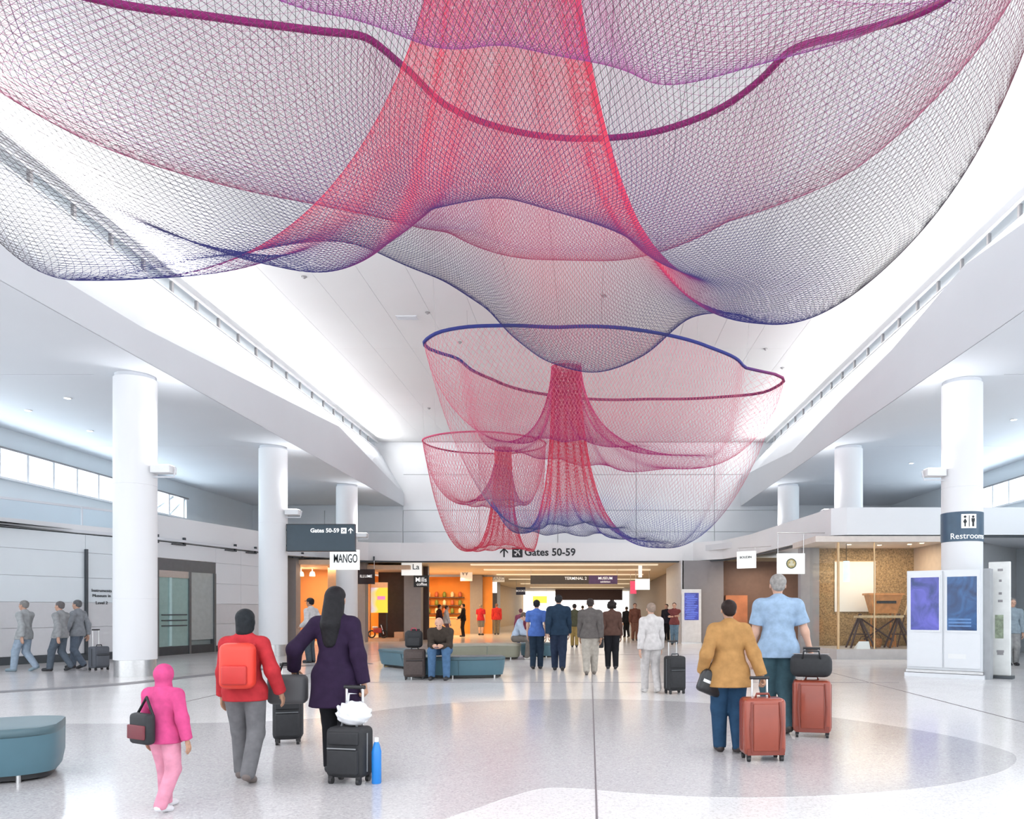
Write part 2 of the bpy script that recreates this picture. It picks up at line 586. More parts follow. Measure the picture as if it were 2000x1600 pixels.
# ------------------------------------------------------------------ outer walls with clerestory glazing
for side, X, s in (('left', -16.8, 1), ('right', 15.0, -1)):
    wl = MB().box(min(X, X - 0.3 * s), max(X, X - 0.3 * s), 15, 38.3, 0, 5.25).box(
        min(X, X - 0.3 * s), max(X, X - 0.3 * s), 15, 38.3, 6.07, ZS + 0.2).box(
        min(X, X - 0.3 * s), max(X, X - 0.3 * s), 32.0, 38.3, 5.25, 6.07).build('wall_' + side, COOLWHITE, kind='structure')
    win = empty('window_clerestory_' + side, (X, 0, 5.25), kind='structure')
    MB().box(-0.15, 0.03 * s + 0.1, 15, 32.0, -0.06, 0.0).build('window_sill', WHITE, win)
    MB().box(-0.1, 0.1, 15, 32.0, 0.80, 0.86).build('window_head', GREYPANEL, win)
    pm = MB().box(-0.05, 0.05, -0.045, 0.045, 0, 0.81).mesh('window_mullion')
    gm = MB().box(-0.005, 0.005, 0.05, 1.05, 0.02, 0.80).mesh('window_pane')
    for k in range(14):
        y = 17.4 + k * 1.1 - (0 if s > 0 else 1.0)
        link('window_mullion', pm, WHITE, win, loc=(0, y, 0))
        if y < 31.5:
            link('window_pane', gm, SLOTGLASS, win, loc=(0, y, 0))
    # raking braces behind the far panes
    for k in (0, 1):
        MB().tube([(-0.12 * s, 29.6 + k * 1.2, 0.0), (-0.12 * s, 31.2 + k * 0.8, 0.82)], 0.05, 8).build('window_brace', WHITE, win)

# ------------------------------------------------------------------ ribbon bulkhead over the shop fronts
RIB = [(-18.6, 12.5), (-15.4, 20.0), (-13.6, 24.1), (-12.2, 30.8), (-11.4, 32.6), (-9.8, 34.0), (-8.4, 34.2), (4.6, 34.2), (5.7, 33.0), (6.35, 30.4), (7.1, 22.6), (7.5, 22.4), (16.5, 22.4)]
Z0, Z1 = 3.65, 4.45


def offset_line(pts, d):
    out = []
    for i, p in enumerate(pts):
        a = Vector(pts[max(i - 1, 0)])
        b = Vector(pts[min(i + 1, len(pts) - 1)])
        t = (b - a).normalized()
        out.append((p[0] - t.y * d, p[1] + t.x * d))
    return out


ribo = offset_line(RIB, 0.35)
m = MB()
for i in range(len(RIB) - 1):
    a, b, c, d = RIB[i], RIB[i + 1], ribo[i + 1], ribo[i]
    if i == 0:
        zt = 3.88
    elif i == 1:
        zt = 3.88
    else:
        zt = Z1
    m.prism([a, b, c, d], Z0, zt)
m.build('wall_bulkhead', WHITE, kind='structure')
# thin shadow-gap rail under the bulkhead and its short hanger brackets
rail = MB()
ri = offset_line(RIB, 0.10)
rj = offset_line(RIB, 0.20)
for i in range(len(RIB) - 1):
    rail.prism([ri[i], ri[i + 1], rj[i + 1], rj[i]], Z0 - 0.07, Z0 - 0.001)
rail.build('trim_bulkhead_rail', DARKMETAL, kind='structure')
# guard glazing standing on the low part of the ribbon at the left
gr = empty('window_guard_glazing', (0, 0, 3.88), kind='structure')
gp = offset_line(RIB, 0.12)
A, B = Vector((gp[0][0], gp[0][1])), Vector((gp[1][0], gp[1][1]))
C = Vector((gp[2][0], gp[2][1]))
segs = [(A.lerp(B, k / 4), A.lerp(B, (k + 1) / 4)) for k in range(4)] + [(B.lerp(C, k / 2), B.lerp(C, (k + 1) / 2)) for k in range(2)]
for a, b in segs:
    e = (b - a).normalized() * 0.02
    MB().wallseg(a + e, b - e, 0.02, 0.50, 0.02).build('guard_pane', SLOTGLASS, gr)
    MB().cbox((b.x, b.y, 0.27), (0.04, 0.04, 0.54)).build('guard_post', SOFFIT, gr)
MB().wallseg(A, B, 0.5, 0.56, 0.06).wallseg(B, C, 0.5, 0.56, 0.06).build('guard_rail', SOFFIT, gr)
# roofs of the shops behind the ribbon
for nm, pts in (('ceiling_shop_roof_left', [(-18.6, 12.6), (-15.3, 20.3), (-13.4, 24.3), (-12.0, 31), (-9.7, 34.5), (-9.7, 38.2), (-16.8, 38.2), (-16.8, 14)]),
                ('ceiling_shop_roof_right', [(7.3, 22.8), (15, 22.8), (15, 38.2), (4.8, 38.2), (4.8, 34.2), (6.5, 31)])):
    MB().prism(pts, *((4.05, 4.30) if 'right' in nm else (3.66, 3.74))).build(nm, SOFFIT, kind='structure')
MB().box(-9.7, 4.8, 34.3, 38.2, 4.25, 4.40).build('ceiling_bulkhead_top', WHITE, kind='structure')

# ------------------------------------------------------------------ columns
COLS = [(-10.06, 17.0), (-10.06, 24.4), (-10.06, 31.8), (8.43, 17.4), (8.22, 24.4), (8.22, 31.8)]
CLAB = ['white round column nearest on the left, beside the wall lettering', 'white round column second on the left, beside the hanging gates sign',
        'white round column third on the left, by the orange shop', 'white round column with the restroom band behind the screen kiosk',
        'white round column rising behind the bulkhead above the shop display', 'white round column furthest on the right above the bulkhead']
col_objs = []
for (x, y), lab in zip(COLS, CLAB):
    t = empty('round_column', (x, y, 0 if (x < 0 or y < 20) else 4.30), label=lab, cat='column', group='columns of the hall')
    R = 0.43
    low = x < 0 or y < 20
    for z0, z1 in (((0.36, 1.70), (1.70, 4.2), (4.2, 6.55)) if low else ((0.0, 6.55 - 4.3),)):
        o = MB().lathe([(R - 0.006, z0), (R, z0 + 0.006), (R, z1 - 0.006), (R - 0.006, z1)], 48).build('shaft_segment', WHITE, t)
        autosmooth(o)
    zb_ = t.location.z
    autosmooth(MB().lathe([(R - 0.03, 6.55 - zb_), (R - 0.03, ZS - 0.001 - zb_)], 48).build('shadow_collar', SOFFIT, t))
    if low:
        autosmooth(MB().lathe([(R - 0.02, 0.0), (R - 0.02, 0.36)], 48).build('steel_base', STEEL, t))
    s = 1 if x < 0 else -1
    zc = 4.55 - zb_
    up = MB().cbox((s * (R + 0.22), -0.05, zc), (0.42, 0.30, 0.16)).build('uplight', WHITE, t)
    MB().cbox((s * (R + 0.22), -0.05, zc + 0.085), (0.36, 0.24, 0.02)).build('lamp_lens', LAMPWHITE, up)
    MB().tube([(s * (R - 0.05), -0.05, zc - 0.16), (s * (R + 0.45), -0.05, zc - 0.16), (s * (R + 0.5), -0.05, zc + 0.05)], 0.018, 8).build('lamp_bracket', SOFFIT, up)
    col_objs.append(t)
# restroom band on the near right column
rc = col_objs[3]
band = MB().lathe([(0.432, 2.98), (0.445, 2.985), (0.445, 3.635), (0.432, 3.64)], 48).build('sign_band', mat('band_blue', (0.06, 0.11, 0.17), 0.3), rc, label='slate blue band reading Restrooms with two pictograms')
autosmooth(band)


def wrap(me, R, a0, z0):
    """bend flat lettering (x along, y up) round a column of radius R"""
    n = len(me.vertices)
    co = np.empty(n * 3, np.float32)
    me.vertices.foreach_get('co', co)
    co = co.reshape(-1, 3)
    a = a0 + co[:, 0] / R
    r = R + co[:, 2]
    out = np.stack([r * np.cos(a), r * np.sin(a), z0 + co[:, 1]], 1).astype(np.float32)
    me.vertices.foreach_set('co', out.ravel())
    me.update()


def flatmesh(polys, depth=0.006):
    m = MB()
    for pts in polys:
        m.prism(pts, -depth / 2, depth / 2)
    return m.mesh('pictogram')


def circ(cx, cy, r, n=16):
    return [(cx + r * math.cos(2 * math.pi * k / n), cy + r * math.sin(2 * math.pi * k / n)) for k in range(n)]


def gridrect(x0, x1, y0, y1, n):
    return [[(x0 + (x1 - x0) * k / n, y0), (x0 + (x1 - x0) * (k + 1) / n, y0), (x0 + (x1 - x0) * (k + 1) / n, y1), (x0 + (x1 - x0) * k / n, y1)] for k in range(n)]


A0 = math.radians(-90 - 8)
tm = text_mesh('Restrooms', 0.185, 0.006)
wrap(tm, 0.449, math.radians(-95), 3.09)
link('sign_lettering', tm, TEXTWHITE, band)
pm = flatmesh(gridrect(-0.16, 0.16, -0.155, 0.155, 6))
wrap(pm, 0.449, math.radians(-97), 3.42)
link('pictogram_field', pm, TEXTWHITE, band)
pm = flatmesh([circ(-0.085, 0.095, 0.028), [(-0.125, -0.01), (-0.085, 0.062), (-0.045, -0.01), (-0.065, -0.045), (-0.105, -0.045)], [(-0.1, -0.12), (-0.07, -0.12), (-0.07, -0.04), (-0.1, -0.04)],
               [(-0.008, -0.125), (0.008, -0.125), (0.008, 0.125), (-0.008, 0.125)],
               circ(0.085, 0.095, 0.028), [(0.05, -0.02), (0.12, -0.02), (0.125, 0.062), (0.045, 0.062)], [(0.062, -0.12), (0.108, -0.12), (0.108, -0.01), (0.062, -0.01)]])
wrap(pm, 0.4535, math.radians(-97), 3.42)
link('pictogram_figures', pm, TEXTBLACK, band)

# ------------------------------------------------------------------ shop fronts on the left
wall_sf = empty('wall_shopfront_left', (0, 0, 0), kind='structure')
PANELREFL = mat('panel_reflection_tint', (0.70, 0.70, 0.72), 0.32, var=0.02)  # reflection on the lowest panel rows, put into their colour


def panel_wall(p, q, cols, rows, parent, material, lowmat=None, th=0.06, gap=0.004):
    p, q = Vector(p), Vector(q)
    for c0, c1 in zip(cols, cols[1:]):
        a, b = p.lerp(q, c0), p.lerp(q, c1)
        e = (b - a).normalized() * gap
        for k, (z0, z1) in enumerate(zip(rows, rows[1:])):
            MB().wallseg(a + e, b - e, z0 + gap, z1 - gap, th).build('wall_panel', lowmat if (lowmat and k < 2) else material, parent)


rows = [0.22, 0.97, 1.67, 2.38, 3.10, 3.62]
panel_wall((-18.6, 12.5), (-15.4, 20.0), [0, 0.25, 0.5, 0.75, 1.0], rows, wall_sf, COOLWHITE, PANELREFL)
panel_wall((-15.4, 20.0), (-13.62, 24.05), [0, 0.51, 1.0], rows, wall_sf, COOLWHITE, PANELREFL)
MB().wallseg((-18.65, 12.47), (-15.45, 19.97), 0, 3.62, 0.02).build('wall_backing', SOFFIT, wall_sf).location = (-0.05, 0.06, 0)
MB().wallseg((-15.4, 20.0), (-13.6, 24.1), 0, 3.62, 0.02).build('wall_backing', SOFFIT, wall_sf).location = (-0.06, 0.05, 0)
base = MB().wallseg((-18.6, 12.5), (-15.4, 20.0), 0, 0.21, 0.03).wallseg((-15.4, 20), (-13.6, 24.1), 0, 0.21, 0.03)
base.build('baseboard_left', DARKMETAL, kind='structure')
# dark metal post in front of the wall and the lettering beside it
q = Vector((-15.4, 20.0)).lerp(Vector((-13.62, 24.05)), 0.51)
MB().cbox((q.x + 0.04, q.y - 0.02, 1.7), (0.07, 0.07, 3.0), math.radians(66)).build('trim_wall_post', DARKMETAL, kind='structure')
d = (Vector((-13.62, 24.05)) - Vector((-15.4, 20.0))).normalized()
ang = math.atan2(d.y, d.x)
lt = empty('wall_lettering', (-14.30, 22.49, 0), ang, label='three lines of black lettering on the pale wall beside the column', cat='sign')
for k, (s, zz, sz) in enumerate((('Instruments', 2.02, 0.125), ('Museum in', 1.87, 0.125), ('Level 2', 1.66, 0.125))):
    text('letter_line', s, sz, TEXTBLACK, lt, (0.0, -0.012, zz))

# elevator with a glazed door
ev0, ev1 = Vector((-13.6, 24.1)), Vector((-13.03, 26.75))
d = (ev1 - ev0).normalized()
L = (ev1 - ev0).length
ev = empty('glass_elevator', (ev0.x, ev0.y, 0), math.atan2(d.y, d.x), label='glass elevator entrance in a dark steel frame set in the left wall', cat='elevator')
EGREY = mat('elevator_frame', (0.17, 0.18, 0.19), 0.35, 0.5)
MB().box(0, L, 0.0, 0.12, 2.72, 3.1).build('door_header', EGREY, ev)
for x in (0.0, 1.42, L - 0.09):
    MB().box(x, x + 0.09, -0.02, 0.14, 0, 2.72).build('door_post', EGREY, ev)
MB().box(0.09, 1.42, 0.03, 0.06, 0.28, 2.5).build('door_glass', mat('green_glass', (0.30, 0.45, 0.43), 0.08, spec=0.8), ev)
MB().box(1.51, L - 0.09, 0.03, 0.06, 0.45, 2.72).build('side_panel', mat('smoked_panel', (0.42, 0.46, 0.46), 0.12, spec=0.8), ev)
MB().box(0.09, L - 0.09, 0.0, 0.1, 0, 0.28).build('kick_plate', DARKMETAL, ev)
MB().box(0.09, 1.42, 0.0, 0.1, 2.5, 2.72).build('door_transom', STEEL, ev)
for zz in (0.95, 1.12, 1.3):
    MB().tube([(0.2, -0.02, zz), (1.3, -0.02, zz)], 0.018, 8).build('door_rail', DARKMETAL, ev)
MB().box(0.55, 0.66, 0.0, 0.03, 0.3, 2.5).build('door_stile', mat('pale_green_stile', (0.5, 0.7, 0.7), 0.2), ev)
MB().box(0, L, 0.14, 1.8, 0, 3.1).build('lift_car', mat('lift_interior', (0.30, 0.36, 0.36), 0.5), ev)

rows2 = [0.22, 0.97, 1.67, 2.38, 3.10, 3.62]
panel_wall((-13.03, 26.75), (-12.2, 30.8), [0, 0.33, 0.66, 1.0], rows2, wall_sf, PALEWALL, PANELREFL)
MB().wallseg((-13.12, 26.75), (-12.29, 30.8), 0, 3.62, 0.02).build('wall_backing', SOFFIT, wall_sf)
MB().wallseg((-13.6, 24.1), (-13.03, 26.75), 3.11, 3.62, 0.06).build('wall_panel', PALEWALL, wall_sf)
MB().wallseg((-13.03, 26.75), (-12.2, 30.8), 0, 0.21, 0.03).build('baseboard_left_far', DARKMETAL, kind='structure')


# ------------------------------------------------------------------ glowing shops beyond the third column
def wseg(p, q, z0, z1, th, name, material, parent=None, **kw):
    return MB().wallseg(p, q, z0, z1, th).build(name, material, parent, **kw)


def pillar(px0, px1, Y, name='wall_pillar', material=GREYPANEL, z=3.6, dep=0.5):
    x0, x1 = (px0 - CX) * Y / F, (px1 - CX) * Y / F
    return MB().box(x0, x1, Y, Y + dep, 0, z).build(name, material, kind='structure')


pillar(560, 578, 31.6)
pillar(697, 713, 34.6)
pillar(789, 822, 36.6)
pillar(918, 942, 47.0, dep=0.8)
pillar(640, 658, 33.4, name='wall_pillar_orange', material=mat('pale_orange', (0.85, 0.55, 0.35), 0.6))
# orange fashion shop
MB().box(-16.0, -10.4, 36.3, 36.5, 0, 3.6).build('wall_shop_orange', ORANGE, kind='structure')
MB().box(-16.0, -10.35, 31.9, 36.3, 3.35, 3.55).build('ceiling_shop_orange', mat('peach_ceiling', (0.85, 0.62, 0.45), 0.6), kind='structure')
area_light('shop_lamp_orange', (-12.2, 34.2, 3.3), (0, 0, 0), 2.5, 2.0, 90, (1.0, 0.72, 0.45))
# chocolate shop with the yellow poster
MB().box(-10.35, -7.9, 37.6, 37.8, 0, 3.6).build('wall_shop_brown', BROWN, kind='structure')
MB().box(-10.35, -8.2, 34.9, 37.6, 3.3, 3.5).build('ceiling_shop_brown', mat('peach_ceiling', (0.85, 0.62, 0.45), 0.6), kind='structure')
# orange cafe
MB().box(-13.0, -6.0, 47.2, 47.4, 0, 3.5).build('wall_shop_amber', ORANGE2, kind='structure')
MB().box(-13.0, -12.8, 37.8, 47.2, 0, 3.5).build('wall_shop_amber_side', ORANGE2, kind='structure')
area_light('shop_lamp_amber', (-9.2, 43.0, 3.3), (0, 0, 0), 4.0, 5.0, 260, (1.0, 0.66, 0.33))
# concourse beyond
TROUGH = mat('dim_trough', (1.0, 0.85, 0.62), 0.5, emit=0.3, var=0.0)
MB().box(-14, 9, 34.4, 88, 3.62, 3.8).build('ceiling_concourse', TAN, kind='structure')
for k, yy in enumerate((36.0, 40.5, 46.0, 53.0, 62.0, 72.0)):
    MB().box(-5.6, 3.2, yy, yy + 0.35, 3.56, 3.62).build('ceiling_light_trough', TROUGH, kind='structure')
area_light('concourse_lamp', (-1.5, 44.0, 3.5), (0, 0, 0), 9.0, 14.0, 230, (1.0, 0.84, 0.62))
area_light('concourse_lamp', (-1.5, 66.0, 3.5), (0, 0, 0), 9.0, 22.0, 300, (1.0, 0.86, 0.66))
MB().box(-7.9, -7.6, 48.4, 58.0, 0, 3.6).build('wall_concourse_left_near', mat('plum_wall', (0.10, 0.06, 0.06), 0.5), kind='structure')
MB().box(-7.9, -7.6, 60.0, 88.0, 0, 3.6).build('wall_concourse_left_far', mat('ochre_wall', (0.55, 0.36, 0.16), 0.6), kind='structure')
MB().box(-7.4, -7.0, 58.0, 60.0, 0, 3.6).build('wall_concourse_pier', GREYPANEL, kind='structure')
MB().box(4.5, 4.9, 40.0, 88.0, 0, 3.6).build('wall_concourse_right', mat('taupe_wall', (0.30, 0.24, 0.20), 0.6), kind='structure')
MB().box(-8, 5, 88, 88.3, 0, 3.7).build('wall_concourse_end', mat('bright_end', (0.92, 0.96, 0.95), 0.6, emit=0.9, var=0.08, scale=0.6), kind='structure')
MB().box(-3.6, 3.4, 80.0, 80.3, 2.5, 3.6).build('wall_concourse_header', mat('plum_fascia', (0.10, 0.06, 0.07), 0.5), kind='structure')

# ------------------------------------------------------------------ right shop fronts
SLATE = mat('slate_shop_wall', (0.27, 0.26, 0.275), 0.5, var=0.03)
MB().box(4.05, 5.85, 33.6, 34.0, 0, 3.62).build('wall_slate', SLATE, kind='structure')
MB().box(3.98, 4.10, 33.6, 40, 0, 3.62).build('wall_corner_post', mat('pale_post', (0.62, 0.62, 0.64), 0.5), kind='structure')
louver = empty('wall_louver_screen', (0, 0, 0), kind='structure')
for k in range(16):
    MB().box(4.11, 4.16, 34.2, 39.8, 1.95 + k * 0.1, 2.02 + k * 0.1).build('louver_slat', GREYPANEL, louver)
MB().box(4.16, 4.3, 34.2, 39.9, 0, 1.95).build('louver_base', GREYPANEL, louver)
# recessed shop between the slate wall and the display
MB().box(5.9, 9.4, 33.9, 34.1, 0, 3.6).build('wall_shop_recess', mat('umber_wall', (0.16, 0.10, 0.08), 0.6), kind='structure')
MB().box(5.95, 6.9, 33.6, 33.9, 0.0, 2.1).build('wall_shop_recess_niche', mat('rust_niche', (0.45, 0.17, 0.08), 0.6, var=0.2, scale=2), kind='structure')
area_light('shop_lamp_recess', (7.2, 31.5, 3.4), (0, 0, 0), 1.5, 3.0, 70, (1.0, 0.8, 0.6))
# shop display room behind glass
GOLDWALL = mat('gold_woven_wall', (0.36, 0.24, 0.12), 0.6, var=0.5, scale=26, bump=0.4)
MB().box(7.3, 10.6, 24.9, 25.1, 0, 3.6).build('wall_display_gold', GOLDWALL, kind='structure')
MB().box(6.75, 7.35, 24.6, 24.9, 0, 3.6).build('wall_display_grey', GREYPANEL, kind='structure')
MB().box(10.5, 10.7, 22.45, 25, 0, 3.6).build('wall_display_side', mat('beige_side', (0.62, 0.50, 0.40), 0.6), kind='structure')
MB().box(6.6, 10.6, 22.45, 25, 3.45, 3.62).build('ceiling_display', mat('warm_white', (0.78, 0.70, 0.64), 0.6), kind='structure')
for (x, y) in ((7.9, 23.4), (8.9, 23.6), (9.7, 23.3), (9.9, 22.9)):
    MB().lathe([(0.06, 3.449), (0.06, 3.44)], 14, (x, y, 0)).build('display_downlight', LAMPWARM, kind='structure')
area_light('display_lamp', (8.8, 23.6, 3.4), (0, 0, 0), 2.2, 1.2, 34, (1.0, 0.80, 0.58))
plat = MB().prism([(6.95, 24.4), (7.25, 22.55), (10.5, 22.55), (10.5, 24.85), (7.0, 24.85)], 0, 0.30)
plat.build('floor_display_plinth', mat('stone_plinth', (0.52, 0.50, 0.49), 0.4), kind='structure')
front = empty('window_display_front', (0, 0, 0), kind='structure')
for (x0, x1) in ((7.32, 8.35), (8.37, 9.42), (9.44, 10.48)):
    MB().box(x0, x1, 22.56, 22.575, 0.31, 3.44).build('display_pane', GLASS, front)
MB().box(8.345, 8.375, 22.55, 22.585, 0.31, 3.44).build('pane_joint', mat('brass_joint', (0.65, 0.45, 0.25), 0.4, 0.5), front)
MB().box(7.27, 7.33, 22.54, 22.6, 0.31, 3.44).build('pane_joint', MATS['brass_joint'], front)
MB().wallseg((7.26, 22.7), (7.0, 24.4), 0.31, 3.44, 0.012).build('display_pane', GLASS, front)
# grey wall receding behind the kiosk
wall_rr = MB().wallseg((10.75, 22.8), (16.0, 28.0), 0, 3.62, 0.2).build('wall_restroom', mat('cool_grey_wall', (0.66, 0.68, 0.70), 0.5, var=0.02), kind='structure')
MB().prism([(10.7, 22.5), (16.4, 22.5), (16.4, 28.5)], 3.60, 3.64).build('ceiling_restroom_soffit', SOFFIT, kind='structure')

# ------------------------------------------------------------------ hanging net sculptures


def loop_polar(pts, axis, n):
    """closed loop of control points -> r(theta), z(theta) sampled at n angles (periodic monotone-ish cubic)"""
    pts = np.array(pts, float)
    a = np.arctan2(pts[:, 1] - axis[1], pts[:, 0] - axis[0]) % (2 * np.pi)
    r = np.hypot(pts[:, 0] - axis[0], pts[:, 1] - axis[1])
    o = np.argsort(a)
    a, r, z = a[o], r[o], pts[o, 2]
    A = np.concatenate([a[-3:] - 2 * np.pi, a, a[:3] + 2 * np.pi])
    R = np.concatenate([r[-3:], r, r[:3]])
    Zz = np.concatenate([z[-3:], z, z[:3]])

    def pchip(x, y, q):
        h = np.diff(x)
        dl = np.diff(y) / h
        m = np.zeros_like(y)
        ok = dl[:-1] * dl[1:] > 0
        w1, w2 = 2 * h[1:] + h[:-1], h[1:] + 2 * h[:-1]
        with np.errstate(all='ignore'):
            hm = (w1 + w2) / (w1 / dl[:-1] + w2 / dl[1:])
        m[1:-1] = np.where(ok, hm, 0.0)
        i = np.clip(np.searchsorted(x, q) - 1, 0, len(x) - 2)
        t = (q - x[i]) / h[i]
        return (y[i] * (1 + 2 * t) * (1 - t) ** 2 + h[i] * m[i] * t * (1 - t) ** 2 + y[i + 1] * t * t * (3 - 2 * t) + h[i] * m[i + 1] * t * t * (t - 1))
    q = np.arange(n) * 2 * np.pi / n
    rr, zz = pchip(A, R, q), pchip(A, Zz, q)
    k = max(1, n // 110)
    ker = np.hanning(2 * k + 3)[1:-1]
    ker /= ker.sum()
    sm = lambda v: np.convolve(np.concatenate([v[-len(ker):], v, v[:len(ker)]]), ker, 'same')[len(ker):-len(ker)]
    return sm(rr), sm(zz)


def trough(axis, rim, bottom, stem_axis, stem_r, stem_z, n, m, straight=0.35, split=0.5, wob=0.0, stem_pow=1.0):
    """trough-shaped drape: rim -> lowest line -> up to the stem.  Returns grid (m, n, 3)"""
    th = np.arange(n) * 2 * np.pi / n
    rr, zr = loop_polar(rim, axis, n)
    rb, zb = loop_polar(bottom, axis, n)
    rimx, rimy = axis[0] + rr * np.cos(th), axis[1] + rr * np.sin(th)
    botx, boty = axis[0] + rb * np.cos(th), axis[1] + rb * np.sin(th)
    stx, sty = stem_axis[0] + stem_r * np.cos(th), stem_axis[1] + stem_r * np.sin(th)
    rows = []
    mo = int(m * split)
    for j in range(mo):
        s = j / mo
        kr = straight * s + (1 - straight) * (1 - math.cos(s * math.pi / 2))
        kz = straight * s * (2 - s) + (1 - straight) * math.sin(s * math.pi / 2)
        rows.append(np.stack([rimx + (botx - rimx) * kr, rimy + (boty - rimy) * kr, zr + (zb - zr) * kz], 1))
    mi = m - mo
    for j in range(mi):
        s = j / (mi - 1)
        kr = math.sin(s * math.pi / 2) ** stem_pow
        kz = 1 - math.cos(s * math.pi / 2)
        rows.append(np.stack([botx + (stx - botx) * kr, boty + (sty - boty) * kr, zb + (stem_z - zb) * kz], 1))
    g = np.stack(rows, 0)
    if wob:
        jj = np.linspace(0, 1, m)[:, None]
        g[:, :, 2] += wob * np.sin(th[None, :] * 9 + 5 * jj) * np.sin(jj * np.pi)
        g[:, :, 0] += wob * 0.7 * np.sin(th[None, :] * 14 + 9 * jj) * np.sin(jj * np.pi)
    return g


def net_mesh(name, g, dye, rad):
    """diamond netting on a closed grid: two families of three-sided strands.
    dye: (m, n, 3) colours, rad: (m,) strand radius by row"""
    m, n, _ = g.shape
    du = np.roll(g, -1, 1) - np.roll(g, 1, 1)
    dv = np.empty_like(g)
    dv[1:-1] = g[2:] - g[:-2]
    dv[0] = g[1] - g[0]
    dv[-1] = g[-1] - g[-2]
    nrm = np.cross(du, dv)
    nrm /= np.linalg.norm(nrm, axis=2, keepdims=True) + 1e-9
    V, Q, C = [], [], []
    base = 0
    half = n // 2
    for sgn in (1, -1):
        # strand k follows column (2k + sgn*j) down the rows j
        j = np.arange(m)[:, None]
        k = np.arange(half)[None, :]
        c = (2 * k + sgn * j) % n
        p = g[j, c]
        nn = nrm[j, c]
        col = dye[j, c]
        t = np.empty_like(p)
        t[1:-1] = p[2:] - p[:-2]
        t[0] = p[1] - p[0]
        t[-1] = p[-1] - p[-2]
        t /= np.linalg.norm(t, axis=2, keepdims=True) + 1e-9
        b = np.cross(t, nn)
        b /= np.linalg.norm(b, axis=2, keepdims=True) + 1e-9
        r = rad[:, None, None]
        p = p + nn * (0.4 * sgn) * r
        ring = [p + (nn * math.cos(a) + b * math.sin(a)) * r for a in (0, 2.0944, 4.18879)]
        vv = np.stack(ring, 2)                      # m, half, 3, 3
        idx = base + np.arange(m * half * 3).reshape(m, half, 3)
        for e in range(3):
            e2 = (e + 1) % 3
            Q.append(np.stack([idx[:-1, :, e], idx[:-1, :, e2], idx[1:, :, e2], idx[1:, :, e]], -1).reshape(-1, 4))
        V.append(vv.reshape(-1, 3))
        C.append(np.repeat(col.reshape(-1, 3), 3, axis=0))
        base += m * half * 3
    V = np.concatenate(V).astype(np.float32)
    Q = np.concatenate(Q).astype(np.int32)
    C = np.concatenate(C).astype(np.float32)
    me = bpy.data.meshes.new(name)
    me.vertices.add(len(V))
    me.vertices.foreach_set('co', V.ravel())
    me.loops.add(Q.size)
    me.loops.foreach_set('vertex_index', Q.ravel())
    me.polygons.add(len(Q))
    me.polygons.foreach_set('loop_start', np.arange(0, Q.size, 4, dtype=np.int32))
    me.update(calc_edges=True)
    at = me.color_attributes.new('dye', 'FLOAT_COLOR', 'POINT')
    at.data.foreach_set('color', np.concatenate([C, np.ones((len(C), 1), np.float32)], 1).ravel())
    me.materials.append(NET)
    return me


def ramp(stops, t):
    xs = [s[0] for s in stops]
    return np.stack([np.interp(t, xs, [s[1][i] for s in stops]) for i in range(3)], -1)


def dye_rows(stops, m, n, jitter=0.0):
    c = ramp(stops, np.linspace(0, 1, m))[:, None, :].repeat(n, 1)
    return np.clip(c, 0, 1)


RED = (0.90, 0.09, 0.16)
PINK = (0.92, 0.25, 0.36)
ROSE = (0.66, 0.22, 0.33)
PLUM = (0.28, 0.03, 0.16)
PURPLE = (0.34, 0.09, 0.36)
NAVY = (0.05, 0.05, 0.20)
BLUE = (0.09, 0.10, 0.40)
CHAR = (0.085, 0.08, 0.09)
GREYT = (0.14, 0.14, 0.18)


